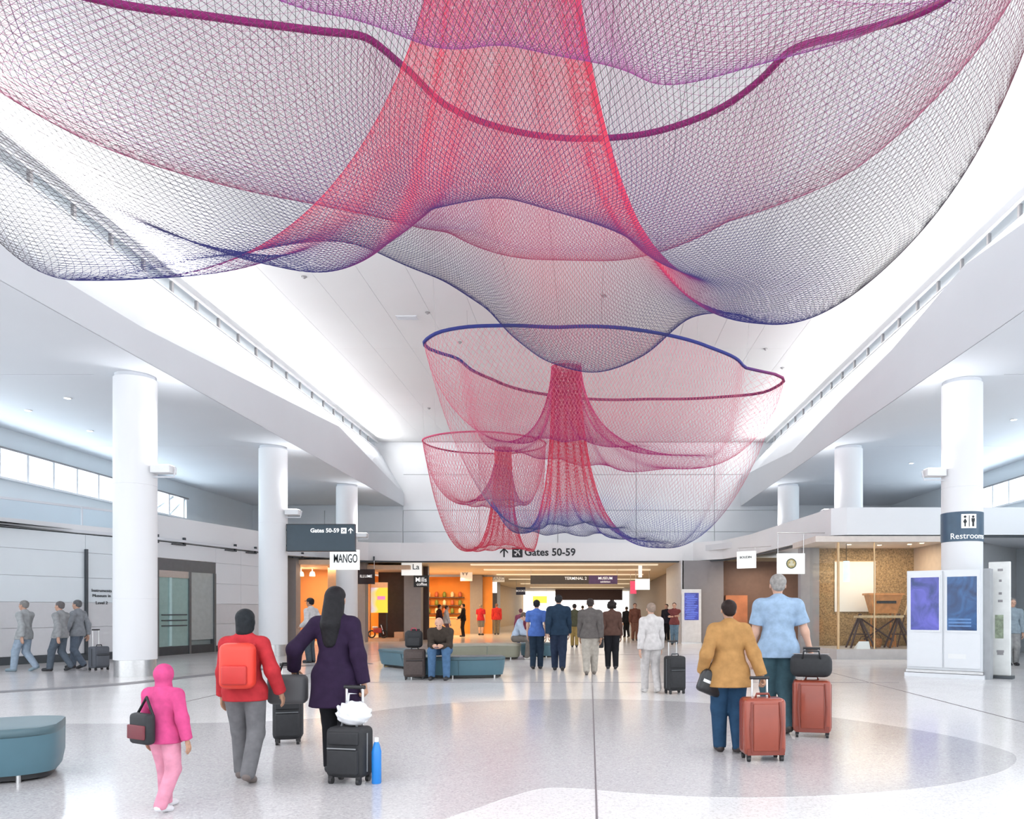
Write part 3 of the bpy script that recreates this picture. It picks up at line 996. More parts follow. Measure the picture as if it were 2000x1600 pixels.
def sculpture(label, axis, stem_axis, rim, botA, botB, cfg):
    root = empty('net_sculpture', (stem_axis[0], stem_axis[1], ZV), label=label, cat='sculpture', group='net sculptures under the vault')
    off = np.array([stem_axis[0], stem_axis[1], ZV])
    for key, bot in (('inner_net', botA), ('outer_net', botB)):
        c = cfg[key]
        g = trough(axis, rim, bot, stem_axis, c['stem_r'], c.get('stem_z', ZV - 0.02), c['n'], c['m'], c.get('straight', 0.35), c.get('split', 0.5), c.get('wob', 0.02), c.get('stem_pow', 1.0))
        dye = dye_rows(c['dye'], c['m'], c['n'])
        if 'tint' in c:
            dye = c['tint'](dye, c['m'], c['n'])
        rad = np.interp(np.linspace(0, 1, c['m']), [0, 0.5, 0.75, 1], np.array(c['rad']))
        me = net_mesh(key, g - off, dye, rad)
        link(key, me, None, root, kind='stuff', label=c['label'])
        if key == 'inner_net':
            rl = g[0]
    pts = [Vector(p) for p in (rl - off)[::3]]
    rope = MB().tube(pts, cfg['rope_r'], 8, closed=True)
    me = rope.mesh('rim_rope')
    n = len(me.vertices)
    y = np.array(rope.v)[:, 1]
    t = (y - y.min()) / (y.max() - y.min())
    C = ramp([(0.0, cfg['rope'][0]), (0.45, cfg['rope'][0]), (0.6, cfg['rope'][1]), (1.0, cfg['rope'][1])], t)
    at = me.color_attributes.new('dye', 'FLOAT_COLOR', 'POINT')
    at.data.foreach_set('color', np.concatenate([C, np.ones((n, 1))], 1).astype(np.float32).ravel())
    link('rim_rope', me, NET, root, smooth=True, label='thick dyed rope round the upper rim')
    # slender cables from the rim to the vault and a ring holding the stems
    m = len(rl)
    for k in range(10):
        p = rl[int(k * m / 10)] - off
        MB().tube([p, (p[0] * 1.02, p[1] * 1.02, -0.002)], 0.004, 5).build('hanging_cable', STEEL, root)
    R = cfg['outer_net']['stem_r'] + 0.02
    zt = cfg['outer_net'].get('stem_z', ZV - 0.05) - ZV
    for k in range(4 if zt < -0.5 else 0):
        a = k * math.pi / 2
        MB().tube([(R * math.cos(a), R * math.sin(a), zt), (R * math.cos(a), R * math.sin(a), -0.002)], 0.004, 5).build('hanging_cable', STEEL, root)
    MB().tube([(R * math.cos(t), R * math.sin(t), zt) for t in np.linspace(0, 2 * math.pi, 32, endpoint=False)], 0.015, 8, closed=True).build('stem_ring', STEEL, root, smooth=True)
    return root


# --- the big sculpture overhead
rim1 = [PZ(*p, 8.0) for p in ((1850, 0), (1680, 60), (1540, 100), (1480, 160), (1400, 215), (1290, 255), (1180, 270), (1000, 255), (870, 205), (800, 140), (720, 75), (620, 60), (400, 30), (190, 0))]
rim1 += [Vector(p) for p in ((-6.4, 7.4, 8.0), (-6.3, 6.0, 8.0), (-5.0, 4.4, 8.0), (-3.0, 3.5, 8.0), (-0.75, 3.3, 8.0), (1.3, 3.6, 8.0), (2.9, 4.5, 8.0), (3.8, 5.8, 8.0), (4.15, 7.2, 8.0))]
botA1 = [(-0.9, 5.6, 5.6), (0.6, 6.0, 5.6), (1.9, 6.2, 6.0), (3.1, 6.5, 6.6), (2.8, 7.2, 6.3), (1.8, 7.8, 5.75), (0.8, 8.6, 5.6), (-0.3, 8.9, 5.6),
         (-1.4, 8.4, 5.6), (-2.4, 7.95, 5.6), (-3.25, 7.6, 5.7), (-4.3, 7.2, 5.9), (-4.9, 6.7, 6.1), (-4.0, 6.0, 6.5), (-2.1, 5.5, 5.8)]
botB1 = [(-0.5, 5.4, 4.45), (0.9, 6.1, 4.3), (1.76, 7.4, 4.28), (1.6, 8.6, 4.75), (1.15, 9.3, 5.0), (0.63, 9.7, 4.68), (0.05, 9.9, 4.5), (-0.5, 9.75, 4.6), (-0.97, 9.6, 4.9),
         (-1.25, 9.3, 5.15), (-1.9, 8.9, 5.36), (-2.6, 8.5, 5.5), (-3.9, 7.9, 5.1), (-4.8, 7.2, 4.55), (-3.95, 6.75, 4.4), (-3.1, 6.45, 4.45), (-2.45, 6.15, 4.22), (-1.85, 5.85, 4.28), (-1.3, 5.6, 4.5)]


def tint_left_grey(d, m, n):
    return d


sculpture('huge pink, plum and grey net sculpture overhead, nearest of the three', (-0.75, 7.2), (-0.75, 7.3), rim1, botA1, botB1, {
    'inner_net': dict(n=560, m=140, stem_r=0.75, straight=0.2, rad=[0.0018, 0.0018, 0.0013, 0.0010], label='inner pink and plum netting',
                      dye=[(0, PLUM), (0.15, ROSE), (0.45, (0.40, 0.10, 0.20)), (0.5, PURPLE), (0.62, (0.55, 0.10, 0.34)), (1, (0.58, 0.10, 0.33))]),
    'outer_net': dict(n=760, m=200, stem_r=0.5, straight=0.1, rad=[0.0016, 0.0018, 0.0012, 0.0009], stem_pow=0.72, label='outer grey netting turning navy below and red up the stem',
                      dye=[(0, ROSE), (0.12, (0.3, 0.1, 0.13)), (0.25, CHAR), (0.38, CHAR), (0.46, NAVY), (0.54, NAVY), (0.58, (0.3, 0.05, 0.18)), (0.66, RED), (1, RED)]),
    'rope_r': 0.04, 'rope': (PLUM, PLUM)})

# --- the middle sculpture
Z2 = 8.2
rim2 = [PZ(*p, Z2) for p in ((828, 668), (850, 652), (900, 640), (980, 636), (1100, 639), (1250, 645), (1380, 676), (1440, 702), (1462, 722), (1500, 727), (1531, 746), (1500, 764), (1400, 776), (1250, 780), (1050, 768), (970, 745), (920, 722), (890, 698), (860, 690), (838, 682))]
botA2 = [(-2.7, 21.3, 6.0), (-1.9, 20.2, 5.9), (0.0, 19.7, 5.8), (1.9, 20.0, 5.6), (3.2, 21.3, 5.6), (2.0, 22.8, 5.6), (0.2, 23.1, 5.8), (-1.7, 22.6, 6.0)]
botB2 = [(-2.0, 21.4, 3.65), (-1.4, 20.4, 3.65), (0.0, 20.0, 3.7), (1.3, 20.4, 3.5), (2.3, 21.4, 3.2), (1.5, 22.5, 3.5), (0.0, 22.9, 3.7), (-1.4, 22.5, 3.7)]
sculpture('pink and blue net sculpture in the middle, under the blue rimmed ring', (-0.1, 21.4), (-0.65, 21.3), rim2, botA2, botB2, {
    'inner_net': dict(n=360, m=96, stem_r=0.42, straight=0.3, wob=0.05, rad=[0.0028, 0.0036, 0.003, 0.0026], stem_z=8.25, stem_pow=0.8, label='inner pink netting',
                      dye=[(0, PINK), (0.3, PINK), (0.46, (0.55, 0.05, 0.22)), (0.52, (0.50, 0.05, 0.24)), (0.7, (0.60, 0.06, 0.25)), (1, (0.7, 0.08, 0.2))]),
    'outer_net': dict(n=380, m=110, stem_r=0.40, straight=0.75, wob=0.05, rad=[0.0028, 0.0034, 0.003, 0.0026], stem_z=8.2, stem_pow=0.6, label='outer netting, pink above and blue grey below',
                      dye=[(0, PINK), (0.22, (0.72, 0.22, 0.3)), (0.3, (0.45, 0.3, 0.4)), (0.34, BLUE), (0.42, (0.14, 0.15, 0.36)), (0.5, (0.10, 0.10, 0.24)), (0.56, BLUE), (0.62, (0.2, 0.12, 0.4)), (0.68, RED), (1, RED)]),
    'rope_r': 0.045, 'rope': ((0.05, 0.06, 0.25), (0.25, 0.05, 0.14))})

# --- the small sculpture furthest back
rim3 = [PZ(*p, Z2) for p in ((825, 861), (850, 850), (900, 844), (1000, 848), (1050, 857), (1066, 868), (1040, 880), (960, 886), (880, 881), (845, 873))]
botA3 = [(-5.1, 31.0, 5.75), (-4.6, 30.2, 5.75), (-3.4, 30.0, 5.75), (-2.6, 31.0, 5.75), (-3.4, 32.0, 5.75), (-4.6, 31.9, 5.75)]
botB3 = [(-5.0, 31.0, 3.85), (-4.5, 30.3, 3.9), (-3.4, 30.1, 4.0), (-2.25, 31.0, 3.85), (-3.4, 31.9, 4.0), (-4.5, 31.8, 3.9)]
sculpture('small red and pink net sculpture, furthest back', (-4.0, 31.0), (-3.5, 31.0), rim3, botA3, botB3, {
    'inner_net': dict(n=200, m=60, stem_r=0.3, straight=0.3, wob=0.03, rad=[0.0048, 0.0054, 0.0045, 0.004], stem_z=8.0, label='inner pink netting',
                      dye=[(0, PINK), (0.4, PINK), (0.5, (0.6, 0.05, 0.2)), (0.6, (0.5, 0.06, 0.3)), (1, (0.6, 0.06, 0.2))]),
    'outer_net': dict(n=200, m=70, stem_r=0.34, straight=0.8, wob=0.03, rad=[0.0048, 0.0054, 0.0045, 0.004], stem_z=8.0, stem_pow=0.7, label='outer red netting',
                      dye=[(0, PINK), (0.4, (0.85, 0.12, 0.18)), (0.5, RED), (1, RED)]),
    'rope_r': 0.035, 'rope': ((0.6, 0.10, 0.2), (0.4, 0.06, 0.15))})

# ------------------------------------------------------------------ benches
TEAL = mat('teal_vinyl', (0.085, 0.175, 0.22), 0.38, var=0.05, scale=3)
TEALD = mat('dark_teal_vinyl', (0.075, 0.135, 0.16), 0.42, var=0.05, scale=3)
OLIVE = mat('olive_vinyl', (0.29, 0.29, 0.22), 0.42, var=0.05, scale=3)
OLIVED = mat('olive_top', (0.38, 0.37, 0.30), 0.45, var=0.05, scale=3)


def bench(label, pts, width, sidemat, topmat, h=0.46, seams=()):
    """upholstered bench following a centre line: leaning sides, rounded seat edge, dark plinth, steel feet"""
    pts = [Vector((p[0], p[1], 0)) for p in spline(pts, 8)]
    c = pts[len(pts) // 2].copy()
    root = empty('upholstered_bench', c, label=label, cat='bench', group='round-ended benches')
    pts = [p - c for p in pts]

    def outline(wd):
        a, b = [], []
        m = len(pts)
        for i, p in enumerate(pts):
            d = (pts[min(i + 1, m - 1)] - pts[max(i - 1, 0)]).normalized()
            n = Vector((-d.y, d.x, 0)) * wd / 2
            a.append(p + n)
            b.append(p - n)
        e0 = (pts[0] - pts[1]).normalized()
        e1 = (pts[-1] - pts[-2]).normalized()
        rr = min(0.26, wd * 0.3)
        out = []
        # round the four corners
        for (corner, d_in, d_out) in ((a[-1] + e1 * 0, None, None),):
            pass
        end1, end0 = [], []
        for k in range(1, 8):
            t = k / 8
            s = math.copysign(abs(1 - 2 * t) ** 0.45, 1 - 2 * t)
            end1.append(pts[-1] + (a[-1] - pts[-1]) * s + e1 * rr * (1 - abs(1 - 2 * t) ** 2.6))
            end0.append(pts[0] + (b[0] - pts[0]) * s + e0 * rr * (1 - abs(1 - 2 * t) ** 2.6))
        return a + end1 + b[::-1] + end0

    def loft(levels, name, material):
        m = MB()
        n = None
        for wd, z in levels:
            o = outline(wd)
            n = len(o)
            m.v += [(p.x, p.y, z) for p in o]
        for l in range(len(levels) - 1):
            for i in range(n):
                j = (i + 1) % n
                m.f.append((l * n + j, l * n + i, (l + 1) * n + i, (l + 1) * n + j))
        m.f.append(tuple(range(n)))
        m.f.append(tuple(range(len(levels) * n - 1, (len(levels) - 1) * n - 1, -1)))
        return autosmooth(m.build(name, material, root), 50)
    loft([(width - 0.18, 0.07), (width - 0.10, h * 0.4), (width - 0.03, h - 0.075)], 'side_upholstery', sidemat)
    loft([(width - 0.03, h - 0.075), (width, h - 0.06), (width, h - 0.03), (width - 0.03, h - 0.006), (width - 0.10, h)], 'seat_cushion', topmat)
    loft([(width - 0.30, 0.02), (width - 0.30, 0.07)], 'plinth', BLACK)
    o = outline(width - 0.28)
    for k in range(0, len(o), max(1, len(o) // 6)):
        MB().tube([(o[k].x, o[k].y, 0.0), (o[k].x, o[k].y, 0.075)], 0.02, 8).build('foot', STEEL, root)
    for s in seams:
        i = int(s * (len(pts) - 1))
        d = (pts[min(i + 1, len(pts) - 1)] - pts[max(i - 1, 0)]).normalized()
        n = Vector((-d.y, d.x, 0))
        q = pts[i]
        for sg in (-1, 1):
            MB().tube([q + n * sg * (width / 2 - 0.088) + Vector((0, 0, 0.08)), q + n * sg * (width / 2 - 0.045) + Vector((0, 0, h * 0.45)), q + n * sg * (width / 2 - 0.008) + Vector((0, 0, h - 0.08))], 0.006, 6).build('seam', TEALD, root)
        MB().tube([q + n * (width / 2 - 0.05) + Vector((0, 0, h)), q - n * (width / 2 - 0.05) + Vector((0, 0, h))], 0.005, 6).build('seam', TEALD, root)
    return root


bench('teal bench cut off at the left edge of the picture', [(-6.9, 6.2), (-5.8, 6.35), (-4.95, 6.75)], 0.98, TEAL, TEALD, 0.47, (0.5,))
bench('teal bench end behind the black luggage of the seated man', [(-5.1, 19.9), (-4.3, 19.0), (-3.9, 18.2)], 0.8, TEAL, TEALD, 0.46, (0.5,))
bench('blue grey bench under the bald man in a brown jacket', [(-3.75, 16.75), (-2.9, 16.55), (-2.1, 16.7)], 0.82, TEAL, TEALD, 0.46, (0.62,))
bench('olive bench behind the bald seated man', [(-4.2, 22.2), (-3.1, 22.75), (-2.3, 22.75)], 0.82, OLIVE, OLIVED, 0.47, (0.5,))
bench('teal bench beyond the seated man in a pale blue shirt', [(-1.9, 23.6), (-1.4, 23.5), (-1.2, 23.4)], 0.75, TEAL, TEALD, 0.46, (0.5,))
bench('blue bench at the right edge behind the screen kiosk', [(11.2, 18.9), (11.9, 19.0), (12.9, 19.1)], 0.85, mat('blue_vinyl', (0.09, 0.24, 0.34), 0.38), TEALD, 0.5, (0.3,))

# ------------------------------------------------------------------ screen kiosks
SCR1 = screen_mat('screen_violet_blue', (0.02, 0.05, 0.22), (0.16, 0.16, 0.75), 0.5, 2.2)
SCR2 = screen_mat('screen_deep_blue', (0.012, 0.04, 0.13), (0.04, 0.16, 0.42), 0.55, 2.4)
SCR3 = screen_mat('screen_board_blue', (0.02, 0.03, 0.30), (0.07, 0.09, 0.55), 0.5, 3.0)
KW = mat('kiosk_white', (0.80, 0.83, 0.86), 0.3, var=0.01)
a = G(1771, 1320.6)
b = G(1919, 1328)
d = Vector((b[0] - a[0], b[1] - a[1]))
kiosk = empty('screen_kiosk', (a[0], a[1], 0), math.atan2(d.y, d.x), label='white two-screen information kiosk in front of the restroom column', cat='kiosk')
Wk = d.length
MB().box(0.0, Wk, 0.02, 0.32, 0.16, 2.31).build('cabinet', KW, kiosk)
MB().box(-0.04, Wk + 0.04, -0.04, 0.36, 0.0, 0.09).build('plinth', KW, kiosk)
MB().box(-0.015, Wk + 0.015, -0.015, 0.34, 0.10, 0.155).build('plinth_rail', STEEL, kiosk)
MB().box(Wk + 0.0, Wk + 0.13, 0.06, 0.38, 0.0, 2.32).build('side_panel', mat('kiosk_grey', (0.36, 0.38, 0.40), 0.35), kiosk)
for k, (x0, x1, sm) in enumerate(((0.06, 0.70, SCR1), (0.80, 1.44, SCR2))):
    x1 = min(x1, Wk - 0.06)
    fr = MB().box(x0 - 0.03, x1 + 0.03, -0.015, 0.02, 0.22, 2.29).build('door_panel', KW, kiosk)
    MB().box(x0 + 0.03, x1 - 0.03, -0.024, -0.015, 1.02, 2.16).build('screen', sm, fr, label='glowing blue display')
    for (u0, u1, w0, w1) in ((x0 + 0.0, x1, 2.16, 2.2), (x0, x1, 0.98, 1.02), (x0, x0 + 0.03, 1.02, 2.16), (x1 - 0.03, x1, 1.02, 2.16)):
        MB().box(u0, u1, -0.034, -0.015, w0, w1).build('bezel', KW, fr)
for k in range(3):
    MB().box(0.86, 1.3, -0.03, -0.024, 1.1 + 0.07 * k, 1.13 + 0.07 * k).build('screen_line', mat('screen_text_dim', (0.1, 0.2, 0.4), 0.5, emit=0.3), kiosk)
MB().box(0.85, 1.2, -0.02, -0.0155, 0.42, 0.52).build('paper_slot', SIGNWHITE, kiosk)

tp = G(1948, 1325)
totem = empty('map_totem', (tp[0] + 0.05, tp[1], 0), math.radians(-38), label='slim white map totem standing right of the screen kiosk', cat='sign')
rounded_box('slab', (0.42, 0.10, 2.42), 0.02, mat('totem_white', (0.82, 0.84, 0.82), 0.35), totem, (0, 0, 0.06))
MB().box(-0.26, 0.26, -0.16, 0.16, 0.0, 0.06).build('base_plate', DARKMETAL, totem)
MB().box(-0.08, 0.08, -0.056, -0.05, 0.85, 1.35).build('map_panel', mat('map_green', (0.35, 0.42, 0.30), 0.5, var=0.5, scale=9), totem)
for k, (z, w_) in enumerate(((2.28, 0.10), (2.05, 0.05), (1.78, 0.06), (1.62, 0.09), (0.55, 0.14), (0.50, 0.12))):
    MB().box(-w_ / 2 + 0.02, w_ / 2 + 0.02, -0.056, -0.05, z, z + 0.05).build('printed_mark', GREYPANEL, totem)

bq = G(1350, 1257)
board = empty('departure_board', (bq[0], 33.35, 0), label='white free-standing panel with a blue flight screen on the slate wall', cat='screen')
MB().box(-0.42, 0.42, 0.0, 0.16, 0.0, 2.36).build('housing', mat('board_white', (0.84, 0.86, 0.88), 0.35), board)
MB().box(-0.31, 0.31, -0.01, 0.0, 1.02, 2.2).build('screen', SCR3, board, label='blue flight list display')
for k in range(14):
    MB().box(-0.27 + 0.03 * (k % 3), 0.12 + 0.05 * (k % 4), -0.014, -0.01, 1.09 + k * 0.077, 1.12 + k * 0.077).build('screen_row', mat('screen_row_glow', (0.12, 0.18, 0.62), 0.5, emit=0.4), board)
MB().box(-0.44, 0.44, -0.02, 0.18, 0.0, 0.05).build('foot_plate', STEEL, board)


# ------------------------------------------------------------------ hanging and wall signs
def arrow_mesh(s, t=0.16):
    return flatmesh([[(-t / 2 * s, -0.5 * s), (t / 2 * s, -0.5 * s), (t / 2 * s, 0.35 * s), (-t / 2 * s, 0.35 * s)],
                     [(0, 0.5 * s), (-0.42 * s, 0.08 * s), (-0.42 * s, -0.12 * s), (0, 0.30 * s)],
                     [(0, 0.5 * s), (0, 0.30 * s), (0.42 * s, -0.12 * s), (0.42 * s, 0.08 * s)]], 0.01)


def plane_polys(s, ang):
    base = [[(-0.06, -0.42), (0.06, -0.42), (0.06, 0.36), (0.0, 0.46), (-0.06, 0.36)], [(-0.42, -0.10), (-0.42, 0.0), (0.0, 0.22), (0.42, 0.0), (0.42, -0.10), (0.0, 0.04)],
            [(-0.18, -0.42), (0.0, -0.24), (0.18, -0.42), (0.18, -0.36), (0, -0.16), (-0.18, -0.36)]]
    ca, sa = math.cos(ang), math.sin(ang)
    return [[((x * ca - y * sa) * s, (x * sa + y * ca) * s) for x, y in p] for p in base]


UPR = Matrix.Rotation(math.pi / 2, 4, 'X')


def upright(me):
    me.transform(UPR)
    return me


# gates sign hanging beside the second column
Ys = 24.33
p0, p1 = P(560, 1076, Ys), P(693, 1025, Ys)
gs = empty('gates_sign', ((p0.x + p1.x) / 2, Ys, p0.z), label='slate blue hanging sign reading Gates 50-59 beside the second column', cat='sign')
Wg, Hg = p1.x - p0.x, p1.z - p0.z
MB().box(-Wg / 2, Wg / 2, 0, 0.14, 0, Hg).build('sign_board', SIGNBLUE, gs)
MB().box(-Wg / 2 - 0.01, Wg / 2 + 0.01, -0.012, 0.15, -0.02, 0.0).build('sign_trim', BLACK, gs)
MB().box(-Wg / 2 - 0.01, Wg / 2 + 0.01, -0.012, 0.15, Hg, Hg + 0.02).build('sign_trim', BLACK, gs)
text('sign_lettering', 'Gates 50-59', 0.185, TEXTWHITE, gs, (0.13, -0.008, Hg * 0.77), bold=0.004)
link('pictogram_field', upright(flatmesh([[(-0.085, -0.09), (0.085, -0.09), (0.085, 0.09), (-0.085, 0.09)]], 0.01)), TEXTWHITE, gs, loc=(0.73, -0.006, Hg * 0.77), rz=0)
link('pictogram_plane', upright(flatmesh(plane_polys(0.15, -0.7), 0.01)), SIGNBLUE, gs, loc=(0.73, -0.013, Hg * 0.77))
link('arrow', upright(arrow_mesh(0.18)), TEXTWHITE, gs, loc=(0.95, -0.008, Hg * 0.77))
for zz in (Hg * 0.2, Hg * 0.8):
    MB().box(-Wg / 2 - 0.10, -Wg / 2 + 0.02, 0.04, 0.10, zz - 0.03, zz + 0.03).build('column_bracket', BLACK, gs)

# black lettering on the bulkhead
wl = empty('bulkhead_lettering', (-1.75, 34.14, 4.02), label='black Gates 50-59 lettering with arrow and plane on the white bulkhead', cat='sign')
text('sign_lettering', 'Gates 50-59', 0.46, TEXTBLACK, wl, (P(1074, 1080, 34.1).x + 1.75, 0.055, 0), bold=0.01)
pc = P(1010, 1080, 34.1).x + 1.75
link('pictogram_field', upright(flatmesh([[(-0.23, -0.22), (0.23, -0.22), (0.23, 0.22), (-0.23, 0.22)]], 0.01)), TEXTBLACK, wl, loc=(pc, 0.055, 0))
link('pictogram_plane', upright(flatmesh(plane_polys(0.40, -0.7), 0.01)), SIGNWHITE, wl, loc=(pc, 0.047, 0))
link('arrow', upright(arrow_mesh(0.42)), TEXTBLACK, wl, loc=(P(984, 1080, 34.1).x + 1.75, 0.055, 0))


def blade(name, label, x0, y0, x1, y1, Y, faces, board, rz=0.0, hang=True, arm=0.0):
    a, b = P(x0, y1, Y), P(x1, y0, Y)
    W_, H_ = b.x - a.x, b.z - a.z
    s = empty(name, ((a.x + b.x) / 2, Y, a.z), rz, label=label, cat='sign')
    MB().box(-W_ / 2, W_ / 2, 0, 0.12, 0, H_).build('sign_board', board, s)
    for (body, size, x, z, m_) in faces:
        text('sign_lettering', body, size, m_, s, (x * W_, -0.010, z * H_), bold=size * 0.008)
    if hang:
        for x in (-W_ * 0.5 + 0.02, W_ * 0.5 - 0.02):
            MB().tube([(x, 0.06, H_), (x, 0.06, max(H_ + 0.05, Z0 - a.z + (0.12 if arm else 0)))], 0.012, 6).build('hanging_rod', STEEL, s)
        if arm:
            zz = max(H_ + 0.05, Z0 - a.z + 0.12)
            MB().tube([(-W_ * 0.5, 0.06, zz), (arm, 0.06, zz)], 0.014, 6).build('support_arm', STEEL, s)
    return s


LITSIGN = mat('backlit_white', (0.95, 0.97, 0.96), 0.4, emit=0.3, var=0.0)
_ms = blade('shop_blade_sign', 'white blade sign with tall dark capitals above the orange shop', 644, 1074, 701, 1113, 31.2, [], LITSIGN, hang=False)
text('sign_lettering', 'MANGO', 0.50, TEXTBLACK, _ms, (0.05, -0.010, 0.44), squeeze=0.52, bold=0.004)
MB().box(-0.12, 0.12, 0.12, 0.24, 0.3, 0.5).build('column_bracket', BLACK, _ms)
blade('shop_blade_sign', 'dark sign with pale lettering left of the yellow poster', 699, 1112, 731, 1141, 33.8, [('ILLUME', 0.17, 0, 0.52, TEXTWHITE)], mat('sign_brown_black', (0.03, 0.02, 0.025), 0.4))
blade('shop_blade_sign', 'small white sign with two dark letters above the grey pillar', 784, 1096, 823, 1124, 35.2, [('La', 0.36, 0.22, 0.58, TEXTBLACK)], LITSIGN)
blade('shop_blade_sign', 'black sign with white script beside the amber cafe', 808, 1124, 837, 1147, 36.0, [('Mills', 0.30, 0, 0.62, TEXTWHITE), ('coffee', 0.20, 0.05, 0.24, TEXTWHITE)], BLACK)
blade('shop_blade_sign', 'cream sign with an orange corner over the amber cafe', 899, 1110, 922, 1135, 44.0, [('W', 0.4, -0.1, 0.6, GREYPANEL)], mat('cream_sign', (0.85, 0.80, 0.72), 0.5, emit=0.2))
blade('shop_blade_sign', 'long pale sign with blurred letters over the concourse shops', 928, 1124, 985, 1137, 48.0, [('NEWS STAND', 0.30, 0, 0.5, GREYPANEL)], mat('pale_grey_sign', (0.72, 0.74, 0.74), 0.5))
blade('light_box', 'blank glowing white light box over the red shirted travellers', 943, 1137, 970, 1158, 49.0, [], mat('blank_light_box', (1, 1, 0.97), 0.5, emit=1.6, var=0.0))
blade('shop_blade_sign', 'navy and white striped sign deep in the concourse', 1008, 1147, 1026, 1162, 55.0, [('BOOKS', 0.20, 0, 0.5, TEXTWHITE)], mat('navy_sign', (0.02, 0.03, 0.09), 0.4))
blade('concourse_sign', 'long dark sign with a purple end hanging across the concourse', 1036, 1124, 1206, 1141, 40.0, [('TERMINAL 2', 0.21, 0.02, 0.64, TEXTWHITE), ('MUSEUM', 0.19, 0.36, 0.66, TEXTWHITE), ('exhibition', 0.13, 0.36, 0.26, TEXTWHITE)], mat('umber_sign', (0.07, 0.055, 0.045), 0.4))
MB().box(P(1150, 0, 39.96).x, P(1206, 0, 39.96).x, 39.9955, 39.9995, P(0, 1141, 40).z + 0.01, P(0, 1124, 40).z - 0.01).build('sign_end', mat('purple_sign', (0.10, 0.05, 0.16), 0.4), bpy.data.objects['concourse_sign'])
_cs = bpy.data.objects['concourse_sign']
_o = [c for c in _cs.children if c.name.startswith('sign_end')][0]
_o.location = Vector((0, 0, 0)) - _cs.location
blade('shop_blade_sign', 'red and pink sign on the right of the concourse', 1231, 1135, 1243, 1160, 45.0, [], mat('crimson_sign', (0.75, 0.08, 0.18), 0.5, emit=0.3))
blade('light_box', 'pale glowing light box by the corner post on the right', 1241, 1131, 1269, 1152, 42.0, [], mat('pale_light_box', (0.80, 0.88, 0.88), 0.5, emit=0.7, var=0.05))
blade('shop_blade_sign', 'white edged bracket sign on the right bulkhead above the louvers', 1247, 1098, 1254, 1128, 36.5, [], LITSIGN)
bl = blade('shop_blade_sign', 'white angled sign with dark lettering on the right bulkhead', 1437, 1077, 1476, 1110, 28.5, [('BOUDIN', 0.13, 0.0, 0.64, TEXTBLACK)], LITSIGN, rz=math.radians(-40), arm=1.0)
em = blade('emblem_sign', 'square white light box with a dark gold round emblem', 1519, 1081, 1572, 1121, 23.0, [], LITSIGN, arm=1.12)
We, He = (1572 - 1519) * 23 / F, 40 * 23 / F
link('emblem', upright(flatmesh([circ(0, 0, 0.155, 28)], 0.012)), mat('emblem_green', (0.10, 0.11, 0.07), 0.4), em, loc=(0.0, -0.006, He * 0.5))
link('emblem_ring', upright(flatmesh([circ(0, 0, 0.125, 28)], 0.012)), mat('emblem_gold', (0.55, 0.45, 0.20), 0.4, 0.3, var=0.4, scale=18), em, loc=(0.0, -0.012, He * 0.5))
link('emblem_figure', upright(flatmesh([[(-0.07, -0.08), (0.07, -0.08), (0.09, -0.02), (0.03, 0.0), (0.05, 0.05), (0.0, 0.09), (-0.05, 0.05), (-0.03, 0.0), (-0.09, -0.02)]], 0.012)), mat('emblem_pale', (0.72, 0.68, 0.5), 0.5), em, loc=(0.0, -0.018, He * 0.52))

# short dark brackets standing up from the left bulkhead rail
RB = [Vector(p) for p in RIB]
for k, (px, py) in enumerate(((307, 1045), (360, 1050), (456, 1062), (497, 1068), (590, 1079), (731, 1098))):
    # find the ribbon point under this pixel column
    best = None
    for i in range(len(RB) - 1):
        for t in np.linspace(0, 1, 60):
            q = RB[i].lerp(RB[i + 1], float(t))
            e = abs(CX + F * q.x / q.y - px)
            if best is None or e < best[0]:
                best = (e, q, (RB[i + 1] - RB[i]).normalized())
    q, dd = best[1], best[2]
    n = Vector((dd.y, -dd.x))
    br = empty('sign_bracket', (q.x + n.x * 0.05, q.y + n.y * 0.05, Z0), math.atan2(dd.y, dd.x), cat='bracket', group='dark brackets on the left bulkhead', label=('dark bracket touching the near left column', 'dark bracket above the glass elevator, first right of the column', 'dark bracket left of the second column, inner one', 'dark bracket just left of the second column', 'dark bracket under the hanging gates sign', 'dark bracket above the yellow poster shop')[k])
    MB().box(-0.035, 0.035, -0.03, 0.045, -0.06, 0.18).build('upright', DARKMETAL, br)
    MB().box(-0.55, 0.035, -0.03, 0.03, -0.09, -0.05).build('arm', DARKMETAL, br)


